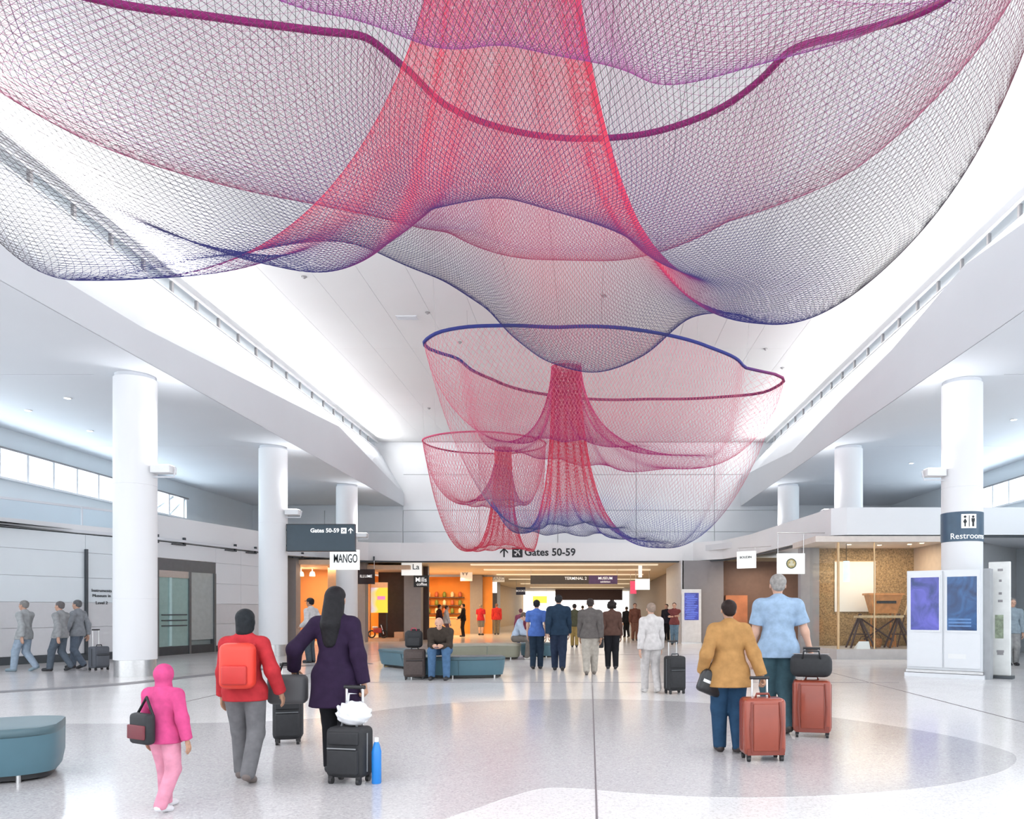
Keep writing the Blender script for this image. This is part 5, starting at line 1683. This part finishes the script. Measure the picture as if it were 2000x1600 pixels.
SKIN = {'fair': mat('skin_fair', (0.62, 0.37, 0.27), 0.5, var=0.05, scale=20), 'tan': mat('skin_tan', (0.45, 0.25, 0.16), 0.5, var=0.05, scale=20), 'brown': mat('skin_brown', (0.22, 0.11, 0.07), 0.5, var=0.05, scale=20)}


def cloth(name, col, rough=0.8):
    return mat('cloth_' + name, tuple(0.82 * v for v in col), rough, var=0.14, scale=14, bump=0.25, spec=0.15)


def person(label, X, Y, yaw, H, top, topcol, legcol, *, stride=0.0, lift=0.0, skin='fair', hair='short', haircol=(0.03, 0.022, 0.02), lean=0.0, bulk=1.0, hands=None, grips=('relaxed', 'relaxed'),
           sleeve='long', hem=0.47, flare=0.0, shorts=False, skirt=None, shoecol=(0.03, 0.03, 0.035), head=(0.0, 0.0), sit=None, res=None, female=False, collar=None, cap_=None, eyes=False, extra=None, loose=1.0, fine=False):
    """head = (pitch down, turn left) in radians; hands = ((x,y,z),(x,y,z)) wrist targets as fractions of H (left, right);
    sit = seat height in metres; faces local +Y, yaw turns anticlockwise"""
    dist_ = math.hypot(X, Y)
    h = res or (0.011 if dist_ < 11 else 0.016 if dist_ < 25 else 0.024)
    root = empty('person', (X, Y, 0), yaw, label=label, cat='person')
    kk = 0.022 * H
    hipz = 0.525 * H if sit is None else sit + 0.075 * H
    stp = abs(stride)
    if sit is None:
        hipz -= 0.25 * stp * stp * H
    pel = np.array((0, 0, hipz))
    hw = 0.052 * H * (1.08 if female else 1.0)
    sw = (0.098 if female else 0.112) * H
    tl, sl = 0.245 * H, 0.242 * H
    ua, fa = 0.168 * H, 0.148 * H
    # torso frame
    u = np.array((0, math.sin(lean), math.cos(lean)))
    f = np.array((0, math.cos(lean), -math.sin(lean)))
    x = np.array((1.0, 0, 0))
    R = np.stack([x, f, u])                                   # rows: local axes
    T = lambda a, b, c: pel + x * a * H + f * b * H + u * c * H
    sh = [T(-sw / H, -0.005, 0.268), T(sw / H, -0.005, 0.268)]
    hipj = [pel + np.array((-hw, 0, 0)), pel + np.array((hw, 0, 0))]
    # feet
    if sit is None:
        ank = [np.array((-hw * 0.95, 0.5 * stride * H, 0.042 * H)), np.array((hw * 0.95, -0.5 * stride * H, 0.042 * H))]
        back = 1 if stride > 0 else 0
        ank[back][2] += lift * H + 0.11 * stp * H
        knee = []
        for i in (0, 1):
            kn, an = ik(hipj[i], ank[i], tl, sl, (0, 1, 0.05))
            knee.append(kn)
            ank[i] = an
        pitch = [0.0, 0.0]
        pitch[back] = -1.6 * stp - 3 * lift
    else:
        knee = [hipj[0] + np.array((-0.03 * H, 0.238 * H, 0.0 * H)), hipj[1] + np.array((0.03 * H, 0.238 * H, 0.0))]
        ank = [np.array((knee[0][0] - 0.01 * H, knee[0][1] + 0.02 * H, 0.042 * H)), np.array((knee[1][0] + 0.01 * H, knee[1][1] - 0.03 * H, 0.042 * H))]
        pitch = [0.0, 0.0]
    # arms
    if hands is None:
        sgn = 1 if stride >= 0 else -1
        hands = ((-0.135, -0.35 * stride + 0.02, 0.475), (0.135, 0.35 * stride + 0.02, 0.475))
    elb, wri = [], []
    for i in (0, 1):
        t = np.array(hands[i], float) * H
        bend = (-0.4 if i == 0 else 0.4, -1, -0.3)
        e, w_ = ik(sh[i], t, ua, fa, bend)
        elb.append(e)
        wri.append(w_)
    B = bulk
    leg = []
    for i in (0, 1):
        leg += [cap(hipj[i], knee[i], 0.052 * H * B, 0.036 * H * B), cap(knee[i], knee[i] * 0.6 + ank[i] * 0.4 + np.array((0, -0.008 * H, 0)), 0.034 * H * B, 0.033 * H * B),
                cap(knee[i] * 0.6 + ank[i] * 0.4, ank[i], 0.030 * H * B, 0.020 * H)]
    foot = []
    for i in (0, 1):
        ca, sa = math.cos(pitch[i]), math.sin(pitch[i])
        fw = np.array((0, ca, sa))
        toe = ank[i] + fw * 0.085 * H + np.array((0, 0, -0.022 * H * ca))
        heel = ank[i] - fw * 0.02 * H + np.array((0, 0, -0.016 * H))
        foot.append((heel, toe, fw))
        leg += [cap(heel, toe, 0.021 * H, 0.017 * H)]
    tors = [ell(T(0, 0, 0.01), np.array((0.088 * (1.08 if female else 1), 0.064, 0.06)) * H * np.array((B, B, 1)), R), ell(T(0, 0.002, 0.085), np.array((0.074, 0.058, 0.075)) * H * np.array((B, B * 1.05, 1)), R),
            ell(T(0, 0.004, 0.185), np.array((0.086, 0.062, 0.085)) * H * np.array((B, B, 1)), R), ell(T(0, -0.004, 0.245), np.array((0.088, 0.05, 0.042)) * H * np.array((B, B, 1)), R),
            cap(T(-sw / H * 0.92, -0.006, 0.264), T(sw / H * 0.92, -0.006, 0.264), 0.033 * H * B, 0.033 * H * B),
            cap(T(0, -0.008, 0.297), T(-sw / H * 0.9, -0.006, 0.268), 0.033 * H, 0.027 * H * B), cap(T(0, -0.008, 0.297), T(sw / H * 0.9, -0.006, 0.268), 0.033 * H, 0.027 * H * B)]
    neck0, neck1 = T(0, 0.0, 0.29), T(0, 0.012, 0.345)
    arm = []
    for i in (0, 1):
        arm.append([cap(sh[i], elb[i], 0.033 * H * B, 0.026 * H), cap(elb[i], wri[i], 0.026 * H, 0.0175 * H)])
    bodyp = tors + leg + arm[0] + arm[1] + [cap(neck0, neck1, 0.034 * H, 0.031 * H)]
    V, Q = sdf_mesh(bodyp, h, kk, (), (), -0.0025 * H)
    vs, qs = [V], [Q]
    nv = len(V)
    # head
    hh = 0.132 * H
    hp_, hy_ = head
    Rh = rotm('Z', hy_) @ rotm('X', -hp_ - lean * 0.35)
    hb = T(0, 0.014, 0.333) + np.array((0, 0, 0.0))
    hv, hq = (HEAD_VF, HEAD_QF) if fine else (HEAD_V, HEAD_Q)
    Hd = lambda p: np.asarray(p) @ Rh.T * hh + hb
    vs.append(Hd(hv))
    qs.append(hq + nv)
    nv += len(hv)
    # hands
    for i in (0, 1):
        tv, tq = HANDS[grips[i]]
        d = wri[i] - elb[i]
        d /= np.linalg.norm(d)
        zc = -d
        side = np.array((-1.0 if i == 0 else 1.0, 0, 0))
        xc = side - zc * (side @ zc)
        xc /= np.linalg.norm(xc)
        yc = np.cross(zc, xc)
        if yc[1] < 0:
            yc = -yc
        M = np.stack([xc, yc, zc], 1)
        hv2 = tv @ M.T * (0.105 * H) + wri[i]
        q2 = tq if np.linalg.det(M) > 0 else tq[:, ::-1]
        vs.append(hv2)
        qs.append(q2 + nv)
        nv += len(hv2)
    link('body', np_mesh('body', np.concatenate(vs), np.concatenate(qs)), SKIN[skin], root)
    # upper garment
    g = 0.009 * H * loose
    tp = list(tors) + [cap(sh[i], sh[i] * 0.55 + elb[i] * 0.45, 0.031 * H * B, 0.031 * H * B) for i in (0, 1)]
    tp[1] = ell(T(0, 0.0, 0.085), np.array((0.083, 0.064, 0.08)) * H * np.array((B, B * 1.05, 1)), R)
    hz = hem * H if sit is None else hipz - 0.02 * H
    if sit is None:
        zz = (hz - hipz) / H
        wd = 0.092 * B + flare
        tp.append(cap(T(-0.03, 0, 0.02), np.array((-0.03 * H, 0, hz)), 0.066 * H * B, (wd - 0.025) * H))
        tp.append(cap(T(0.03, 0, 0.02), np.array((0.03 * H, 0, hz)), 0.066 * H * B, (wd - 0.025) * H))
        for i in (0, 1):
            tp.append(cap(hipj[i], hipj[i] + (knee[i] - hipj[i]) * 0.75, 0.060 * H * B, (0.052 + flare * 0.6) * H * B))
    cuts = [((0, 0, hz), (0, 0, -1))]
    sv, sq = sdf_mesh(tp + [cap(neck0 - u * 0.01 * H, neck0 + u * 0.012 * H, 0.038 * H, 0.036 * H)], h, kk, cuts, (), g)
    vv, qq, off = [sv], [sq], len(sv)
    for i in (0, 1):
        if sleeve == 'none':
            continue
        e = elb[i]
        sl_ = [cap(sh[i] * 0.75 + e * 0.25, sh[i] * 0.3 + e * 0.7 if sleeve == 'short' else e, 0.031 * H * B, 0.035 * H * B if sleeve == 'short' else 0.030 * H)]
        if sleeve == 'long':
            sl_.append(cap(e, e + (wri[i] - e) * 0.97, 0.031 * H, 0.026 * H))
            d = (wri[i] - e) / np.linalg.norm(wri[i] - e)
            cu = [(wri[i] - d * 0.004 * H, d)]
        else:
            d = (e - sh[i]) / np.linalg.norm(e - sh[i])
            cu = [(sh[i] * 0.3 + e * 0.7, d)]
        av, aq = sdf_mesh(sl_, h, kk, cu, (), g * 0.95)
        vv.append(av)
        qq.append(aq + off)
        off += len(av)
    link(top, np_mesh(top, np.concatenate(vv), np.concatenate(qq)), topcol, root)
    # trousers
    gl = 0.007 * H * loose
    lp_ = [tors[0]]
    lz = 0.052 * H
    for i in (0, 1):
        kn, an = knee[i], ank[i]
        if shorts:
            m_ = hipj[i] * 0.1 + kn * 0.9
            lp_.append(cap(hipj[i], m_, 0.055 * H * B, 0.048 * H * B))
        else:
            lp_ += [cap(hipj[i], kn, 0.054 * H * B, 0.041 * H * B), cap(kn, an + np.array((0, -0.004 * H, 0.0)), 0.040 * H * B, 0.033 * H)]
    if legcol is not None:
        pv, pq = sdf_mesh(lp_, h, kk * 0.7, [((0, 0, 0.030 * H), (0, 0, -1)), (T(0, 0, 0.05), u) if sit is None else ((0, 0, hipz + 0.066 * H), (0, 0, 1))], (), gl)
        link('shorts' if shorts else 'trousers', np_mesh('trousers', pv, pq), legcol, root)
    # shoes
    sm = mat('shoe_%02d%02d%02d' % tuple(int(v * 99) for v in shoecol), shoecol, 0.5)
    for i in (0, 1):
        heel, toe, fw = foot[i]
        zc = min(heel[2], toe[2]) - 0.021 * H
        dn = np.array((0, fw[2], -fw[1]))
        sv, sq = sdf_mesh([cap(heel, toe, 0.027 * H, 0.024 * H), cap(ank[i], heel, 0.026 * H, 0.026 * H)], min(h, 0.014), 0.012, [(heel + dn * 0.026 * H, dn), (ank[i] + np.array((0, 0, 0.022 * H)), (0, 0, 1))])
        link('shoe', np_mesh('shoe', sv, sq), sm, root)
    # hair
    if hair != 'bald':
        hm = mat('hair_%02d%02d%02d' % tuple(int(v * 99) for v in haircol), tuple(0.7 * v for v in haircol), 0.6, var=0.25, scale=30, bump=0.5, spec=0.2)
        hpr = [ell((0, -0.075, 0.66), (0.385, 0.45, 0.38)), ell((0, -0.20, 0.42), (0.30, 0.30, 0.26))]
        cutf = [((0, 0.20, 0.62), (0, 1, -0.55)), ((0, -0.1, 0.30), (0, 0.45, -1))]
        if hair == 'long':
            hpr += [cap((0, -0.20, 0.55), (0, -0.34, -0.5), 0.37, 0.46), cap((0, -0.34, -0.5), (0, -0.38, -1.15), 0.46, 0.34), cap((-0.27, -0.1, 0.4), (-0.26, -0.16, -0.35), 0.13, 0.10), cap((0.27, -0.1, 0.4), (0.26, -0.16, -0.35), 0.13, 0.10)]
            cutf = [((0, 0.14, 0.62), (0, 1, -0.35))]
        elif hair == 'bob':
            hpr += [cap((0, -0.16, 0.6), (0, -0.20, 0.05), 0.36, 0.33), cap((-0.27, -0.02, 0.45), (-0.28, -0.02, 0.1), 0.14, 0.12), cap((0.27, -0.02, 0.45), (0.28, -0.02, 0.1), 0.14, 0.12)]
            cutf = [((0, 0.16, 0.62), (0, 1, -0.35))]
        elif hair == 'curly':
            rg = np.random.default_rng(5)
            hpr = [ell((0, -0.12, 0.62), (0.46, 0.48, 0.46))]
            for _ in range(46):
                d = rg.normal(size=3)
                d /= np.linalg.norm(d)
                if d[1] > 0.45:
                    continue
                p = np.array((0, -0.12, 0.60)) + d * np.array((0.47, 0.48, 0.48))
                hpr.append(ell(p, (0.12, 0.12, 0.12)))
            cutf = [((0, 0.18, 0.62), (0, 1, -0.35))]
        elif hair == 'hood':
            hpr = [ell((0, -0.10, 0.56), (0.46, 0.52, 0.54)), cap((0, -0.12, 0.2), (0, -0.1, -0.2), 0.38, 0.42)]
            cutf = [((0, 0.26, 0.55), (0, 1, 0.05))]
        hres = max(0.035, h * 1.4 / hh)
        hv3, hq3 = sdf_mesh(hpr, hres, 0.06, cutf)
        nm = 'hood' if hair == 'hood' else 'hair'
        link(nm, np_mesh(nm, Hd(hv3), hq3), topcol if hair == 'hood' else hm, root)
    if cap_ is not None:
        cv, cq = sdf_mesh([ell((0, -0.03, 0.74), (0.375, 0.44, 0.32))], 0.045, 0.05, [((0, 0, 0.66), (0, -0.1, -1))])
        co = link('cap', np_mesh('cap', Hd(cv), cq), cap_, root)
        bv, bq = sdf_mesh([ell((0, 0.45, 0.67), (0.26, 0.28, 0.045))], 0.03, 0.03)
        link('cap_brim', np_mesh('cap_brim', Hd(bv), bq), cap_, co)
    if eyes:
        for sx in (-1, 1):
            ev_, eq_ = sdf_mesh([ell((sx * 0.135, 0.335, 0.475), (0.05, 0.045, 0.032))], 0.012, 0.01)
            link('eye', np_mesh('eye', Hd(ev_), eq_), EYEMAT, root)
    root_info = dict(root=root, T=T, H=H, wri=wri, elb=elb, sh=sh, Hd=Hd, knee=knee, ank=ank, pel=pel)
    return root_info


def to_world(info, p):
    r = info['root']
    return Matrix.Rotation(r.rotation_euler[2], 3, 'Z') @ Vector(p) + r.location


# ---- near travellers, left
PINKC = cloth('hot_pink', (0.72, 0.09, 0.27))
PINKL = cloth('light_pink', (0.80, 0.33, 0.45))
gx, gy = -3.08, 5.55
kid = person('small child in a hot pink hooded top and pink trousers', gx, gy, math.radians(-12), 1.07, 'jacket', PINKC, PINKL, stride=0.16, hair='hood', hem=0.46, shoecol=(0.75, 0.75, 0.78), skin='tan', loose=1.25,
             hands=((-0.17, 0.05, 0.46), (0.17, 0.02, 0.46)))
sb = empty('shoulder_bag', to_world(kid, (-0.07, -0.12, 0.50)), math.radians(-30), label='small black bag slung on the back of the pink child', cat='bag')
rounded_box('bag_body', (0.22, 0.08, 0.22), 0.03, BLK, sb, (0, 0, 0.0))
rounded_box('bag_flap', (0.2, 0.02, 0.10), 0.008, mat('maroon_flap', (0.16, 0.03, 0.04), 0.6), sb, (0, -0.045, 0.04))
MB().tube([(-0.10, 0.02, 0.20), (0.0, 0.03, 0.33), (0.10, 0.02, 0.20)], 0.01, 6).build('bag_strap', BLK, sb, smooth=True)

REDJ = cloth('red_jacket', (0.55, 0.04, 0.05))
GREYP = cloth('grey_trousers', (0.20, 0.20, 0.21))
rp_ = person('person with black bobbed hair, red jacket and grey trousers', -2.92, 6.5, math.radians(6), 1.49, 'jacket', REDJ, GREYP, stride=0.22, hair='bob', skin='tan', hem=0.46, shoecol=(0.16, 0.13, 0.12),
             hands=((-0.15, 0.08, 0.47), (0.19, 0.02, 0.50)), female=True, haircol=(0.02, 0.025, 0.03))
rk = empty('backpack', to_world(rp_, (0.0, -0.17, 0.80)), math.radians(6), label='bright red backpack worn over the red jacket', cat='bag')
rounded_box('pack_body', (0.28, 0.15, 0.38), 0.06, mat('signal_red', (0.75, 0.05, 0.03), 0.45), rk, (0, 0, 0), 4)
rounded_box('pack_pocket', (0.20, 0.05, 0.16), 0.02, mat('signal_red_dark', (0.55, 0.035, 0.03), 0.5), rk, (0, -0.085, 0.04))
for sx in (-1, 1):
    MB().tube([(sx * 0.10, 0.06, 0.35), (sx * 0.11, 0.16, 0.40), (sx * 0.115, 0.26, 0.34)], 0.016, 6).build('pack_strap', REDJ, rk, smooth=True)

PURP = cloth('aubergine_coat', (0.030, 0.016, 0.045))
BLKC = cloth('black_leggings', (0.018, 0.018, 0.022))
pw = person('woman with long dark hair in a dark purple knee coat', -2.24, 6.75, math.radians(-8), 1.68, 'coat', PURP, BLKC, stride=0.14, hair='long', hem=0.36, flare=0.03, skin='tan', female=True,
            hands=((-0.24, 0.02, 0.55), (0.16, 0.0, 0.475)), grips=('grip', 'grip'), haircol=(0.018, 0.017, 0.02))
hbp = to_world(pw, (-0.25 * 1.68, 0.0, 0.62))
hb = empty('tote_bag', hbp, math.radians(10), label='dark grey tote carried by the woman in the purple coat', cat='bag')
rounded_box('bag_body', (0.34, 0.14, 0.26), 0.05, mat('charcoal_tote', (0.09, 0.09, 0.095), 0.6), hb, (-0.02, 0, 0))
MB().tube([(-0.1, 0, 0.25), (-0.06, 0, 0.36), (0.03, 0, 0.36), (0.07, 0, 0.25)], 0.011, 6).build('bag_handle', BLK, hb, smooth=True)

# ---- near travellers, right
TANC = cloth('tan_coat', (0.50, 0.27, 0.10))
NAVYJ = cloth('navy_jeans', (0.028, 0.075, 0.15))
gx, gy = G(1424, 1470)
tw = person('woman with short dark hair in a tan coat and blue jeans', gx, gy, math.radians(3), 1.57, 'coat', TANC, NAVYJ, stride=0.08, hair='short', hem=0.43, flare=0.035, skin='tan', female=True, bulk=1.12, shoecol=(0.04, 0.03, 0.03),
            hands=((-0.17, 0.03, 0.52), (0.205, -0.08, 0.475)), grips=('relaxed', 'grip'), haircol=(0.03, 0.017, 0.015), loose=1.3)
o = [c for c in tw['root'].children if c.name.startswith('hair')][0]
hq_ = to_world(tw, (-0.235, -0.03, 0.60))
hbag = empty('handbag', hq_, math.radians(20), label='black leather handbag hanging at the hip of the tan coat', cat='bag')
hbag.rotation_euler = (0, math.radians(22), math.radians(20))
rounded_box('bag_body', (0.26, 0.12, 0.24), 0.04, mat('black_leather', (0.018, 0.018, 0.02), 0.35), hbag, (0, 0, 0))
MB().box(-0.12, 0.12, -0.065, -0.058, 0.10, 0.13).build('bag_trim', STEEL, hbag)
MB().tube([(-0.10, 0, 0.22), (0.0, 0.0, 0.44), (0.16, 0.01, 0.72), (0.20, 0.02, 0.74), (0.19, 0.06, 0.6), (0.10, 0.03, 0.22)], 0.011, 6).build('bag_strap', MATS['black_leather'], hbag, smooth=True)

SKYB = cloth('pale_blue_shirt', (0.36, 0.50, 0.68))
TEALJ = cloth('faded_teal_jeans', (0.06, 0.12, 0.15))
gx, gy = G(1520, 1432)
bm_ = person('tall man with grey hair in a pale blue short sleeved shirt', gx, gy, math.radians(-3), 1.90, 'shirt', SKYB, TEALJ, stride=0.14, hair='short', haircol=(0.42, 0.40, 0.38), hem=0.47, sleeve='short', bulk=1.16,
             hands=((-0.16, 0.05, 0.48), (0.205, -0.01, 0.47)), grips=('relaxed', 'grip'), shoecol=(0.05, 0.045, 0.04))

# ---- the bald man seated on the front bench
BRNJ = cloth('dark_brown_jacket', (0.07, 0.055, 0.045))
JEAN = cloth('blue_jeans', (0.10, 0.20, 0.36))
bald = person('bald man in a brown jacket and jeans seated with his phone', -3.13, 16.36, math.radians(180), 1.78, 'jacket', BRNJ, JEAN, hair='bald', sit=0.47, lean=0.62, head=(0.28, 0.0), eyes=True, fine=True, bulk=1.12,
              hands=((-0.05, 0.30, 0.40), (0.05, 0.31, 0.40)), grips=('grip', 'grip'), shoecol=(0.03, 0.028, 0.03))
ph = empty('mobile_phone', to_world(bald, (0.0, 0.42 * 1.78 - 0.05, 0.38 * 1.78 - 0.0)), 0, label='small black phone in the hands of the bald man', cat='phone')
rounded_box('phone_body', (0.07, 0.13, 0.011), 0.004, BLACK, ph, (0, 0, 0), 2)
MB().box(-0.03, 0.03, -0.055, 0.055, 0.011, 0.0125).build('phone_screen', SCR2, ph)
fringe_v, fringe_q = sdf_mesh([ell((0, -0.09, 0.50), (0.37, 0.44, 0.20))], 0.045, 0.05, [((0, 0.02, 0.5), (0, 1, 0)), ((0, 0, 0.58), (0, 0, 1))])
link('hair', np_mesh('hair', bald['Hd'](fringe_v), fringe_q), mat('hair_grey', (0.5, 0.47, 0.44), 0.6), bald['root'])

# ---- man in pale blue shirt seated in profile
SHIRT2 = cloth('ice_blue_shirt', (0.55, 0.66, 0.82))
TAUPE = cloth('taupe_trousers', (0.20, 0.18, 0.16))
person('man in an ice blue shirt seated in profile on the olive bench', -2.2, 22.6, math.radians(-90), 1.76, 'shirt', SHIRT2, TAUPE, hair='short', sit=0.48, lean=0.30, head=(0.5, 0.0), haircol=(0.18, 0.13, 0.10), eyes=True,
       hands=((-0.06, 0.27, 0.42), (0.06, 0.27, 0.42)), grips=('grip', 'grip'), shoecol=(0.62, 0.60, 0.56))

# ---- walkers in the middle distance
MIDB = cloth('cornflower_shirt', (0.10, 0.20, 0.58))
DKN = cloth('dark_navy', (0.025, 0.045, 0.075))
gx, gy = G(1048, 1307)
person('man in a cornflower blue shirt walking beside the suited man', gx, gy, math.radians(-2), 1.72, 'shirt', MIDB, DKN, stride=-0.08, sleeve='short', hair='short', haircol=(0.02, 0.018, 0.02), skin='fair', bulk=1.05)
SUIT = cloth('navy_suit', (0.025, 0.05, 0.09))
gx, gy = G(1091, 1310)
person('man in a navy suit walking away down the middle', gx, gy, math.radians(2), 1.85, 'jacket', SUIT, cloth('navy_suit_trousers', (0.03, 0.045, 0.085)), stride=0.18, hair='short', haircol=(0.03, 0.028, 0.03), hem=0.46, bulk=1.15, loose=1.2)
GRJ = cloth('grey_taupe_jacket', (0.15, 0.135, 0.13))
gx, gy = G(1153, 1318)
person('man in a grey jacket and beige trousers walking with the curly haired woman', gx, gy, 0.0, 1.74, 'jacket', GRJ, cloth('beige_trousers', (0.52, 0.48, 0.42)), stride=-0.16, hair='short', haircol=(0.06, 0.045, 0.04), skin='tan', hem=0.47, bulk=1.18, loose=1.35, shoecol=(0.2, 0.17, 0.15))
gx, gy = G(1195, 1307)
cwm = person('woman with dark curly hair in a brown jacket and black trousers', gx, gy, math.radians(3), 1.69, 'jacket', cloth('chestnut_jacket', (0.13, 0.07, 0.055)), BLKC, stride=0.06, hair='curly', skin='brown', female=True, hem=0.49, bulk=1.08)
hb2 = empty('handbag', to_world(cwm, (-0.33, 0.0, 0.52)), 0, label='dark handbag carried left of the curly haired woman', cat='bag')
rounded_box('bag_body', (0.26, 0.12, 0.22), 0.035, BLK, hb2, (0, 0, 0))
MB().tube([(-0.07, 0, 0.21), (-0.03, 0, 0.33), (0.05, 0, 0.33), (0.08, 0, 0.21)], 0.009, 6).build('bag_handle', BLK, hb2, smooth=True)
gx, gy = G(1272, 1353)
person('pale traveller in a white top and light grey trousers in mid floor', gx, gy, math.radians(12), 1.60, 'shirt', cloth('off_white_top', (0.74, 0.71, 0.70)), cloth('pale_grey_trousers', (0.66, 0.63, 0.62)), stride=0.14, hair='short', haircol=(0.40, 0.30, 0.24), female=True, shoecol=(0.6, 0.58, 0.56))
MAR = cloth('maroon_check', (0.24, 0.07, 0.07))
person('man with folded arms in a maroon shirt beside the flight screen', P(1317, 0, 32.2).x, 32.2, math.radians(170), 1.78, 'shirt', MAR, cloth('light_jeans', (0.17, 0.27, 0.36)), hair='short', sleeve='short', haircol=(0.12, 0.07, 0.05), eyes=True,
       hands=((0.07, 0.12, 0.66), (-0.07, 0.14, 0.68)))
person('person in a dark top behind the man with folded arms', P(1302, 0, 36.5).x, 36.5, math.radians(150), 1.76, 'shirt', cloth('ink_top', (0.03, 0.03, 0.045)), BLKC, hair='short')
person('man in a white shirt and dark cap looking left by the orange shop', P(607, 0, 21.2).x, 21.2, math.radians(75), 1.80, 'shirt', cloth('white_shirt', (0.72, 0.70, 0.70)), cloth('slate_trousers', (0.08, 0.10, 0.12)), hair='short', cap_=BLK, haircol=(0.02, 0.02, 0.02), skin='tan', eyes=True, hands=((-0.10, 0.10, 0.56), (0.13, -0.03, 0.50)))
REDT = cloth('crimson_tee', (0.55, 0.03, 0.05))
person('man in a crimson shirt and grey shorts at the cafe pier', P(939, 0, 44.5).x, 44.5, math.radians(-15), 1.80, 'shirt', REDT, cloth('ash_shorts', (0.22, 0.22, 0.22)), shorts=True, sleeve='short', hair='short', haircol=(0.4, 0.34, 0.28), bulk=1.1)
person('man in a scarlet jacket and khaki trousers before the plum wall', P(970, 0, 45.5).x, 45.5, math.radians(10), 1.86, 'jacket', cloth('scarlet_jacket', (0.68, 0.05, 0.05)), cloth('khaki_trousers', (0.26, 0.22, 0.16)), hair='short', haircol=(0.35, 0.18, 0.14), bulk=1.15)
person('slim figure in black against the amber cafe', P(905, 0, 42.0).x, 42.0, math.radians(90), 1.82, 'jacket', cloth('jet_jacket', (0.012, 0.012, 0.018)), BLKC, hair='short', hands=((-0.08, 0.16, 0.55), (0.1, 0.16, 0.55)))
person('traveller in a white top passing the amber cafe', P(872, 0, 37.2).x, 37.2, math.radians(-70), 1.70, 'shirt', cloth('chalk_top', (0.68, 0.66, 0.68)), cloth('plum_trousers', (0.16, 0.10, 0.13)), hair='short', stride=0.15, haircol=(0.08, 0.06, 0.06))
person('traveller in a dark top just left of the white topped one', P(858, 0, 38.6).x, 38.6, math.radians(-60), 1.76, 'shirt', cloth('aubergine_top', (0.06, 0.03, 0.05)), BLKC, hair='short', stride=0.12)
person('person in a mulberry sweater behind the seated ice blue shirt', P(1017, 0, 29.0).x, 29.0, math.radians(5), 1.52, 'sweater', cloth('mulberry_sweater', (0.28, 0.07, 0.12)), cloth('indigo_jeans', (0.06, 0.09, 0.18)), hair='short', stride=0.1, haircol=(0.22, 0.08, 0.1), female=True)
person('person in a russet coat at the right of the concourse', P(1240, 0, 36.5).x, 36.5, math.radians(185), 1.80, 'coat', cloth('russet_coat', (0.24, 0.10, 0.07)), cloth('russet_trousers', (0.28, 0.13, 0.09)), hair='short', stride=0.1, haircol=(0.14, 0.05, 0.04), eyes=True)
person('dark clad figure beside the russet coat', P(1224, 0, 41.0).x, 41.0, math.radians(20), 1.66, 'jacket', cloth('onyx_jacket', (0.02, 0.02, 0.025)), BLKC, hair='short', stride=0.1)
person('person in an olive jacket between the suit and the grey jacket', P(1122, 0, 30.0).x, 30.0, math.radians(0), 1.72, 'jacket', cloth('olive_jacket', (0.10, 0.10, 0.06)), cloth('mustard_trousers', (0.40, 0.28, 0.10)), hair='short', stride=0.12)
person('person in a khaki top far down the concourse', P(1138, 0, 46.0).x, 46.0, math.radians(0), 1.75, 'shirt', cloth('khaki_top', (0.20, 0.18, 0.15)), BLKC, hair='short', stride=0.12)
# ---- walkers along the left wall and at the far right
person('walker in pale grey nearest the left edge', P(48, 0, 18.2).x, 18.2, math.radians(90), 1.72, 'jacket', cloth('mist_grey', (0.48, 0.50, 0.51)), cloth('ice_jeans', (0.42, 0.52, 0.64)), stride=0.24, hair='short', haircol=(0.36, 0.35, 0.34), hem=0.44, shoecol=(0.25, 0.33, 0.38))
person('walker in a grey coat with brown sleeve before the dark post', P(118, 0, 18.35).x, 18.35, math.radians(90), 1.70, 'jacket', cloth('dove_grey', (0.40, 0.41, 0.42)), cloth('steel_trousers', (0.13, 0.16, 0.20)), stride=0.24, hair='short', haircol=(0.22, 0.2, 0.2), hem=0.46)
person('walker in a slate jacket just left of the near column', P(152, 0, 19.1).x, 19.1, math.radians(90), 1.74, 'jacket', cloth('pewter_jacket', (0.33, 0.35, 0.38)), cloth('denim_grey', (0.16, 0.20, 0.26)), stride=-0.22, hair='short', haircol=(0.2, 0.2, 0.21), hem=0.46)
person('person in pale blue grey behind the blue bench at the right edge', P(1977, 0, 20.2).x, 20.2, math.radians(170), 1.78, 'shirt', cloth('storm_blue', (0.36, 0.44, 0.50)), cloth('stone_trousers', (0.42, 0.42, 0.42)), hair='short', haircol=(0.3, 0.27, 0.25), eyes=True)
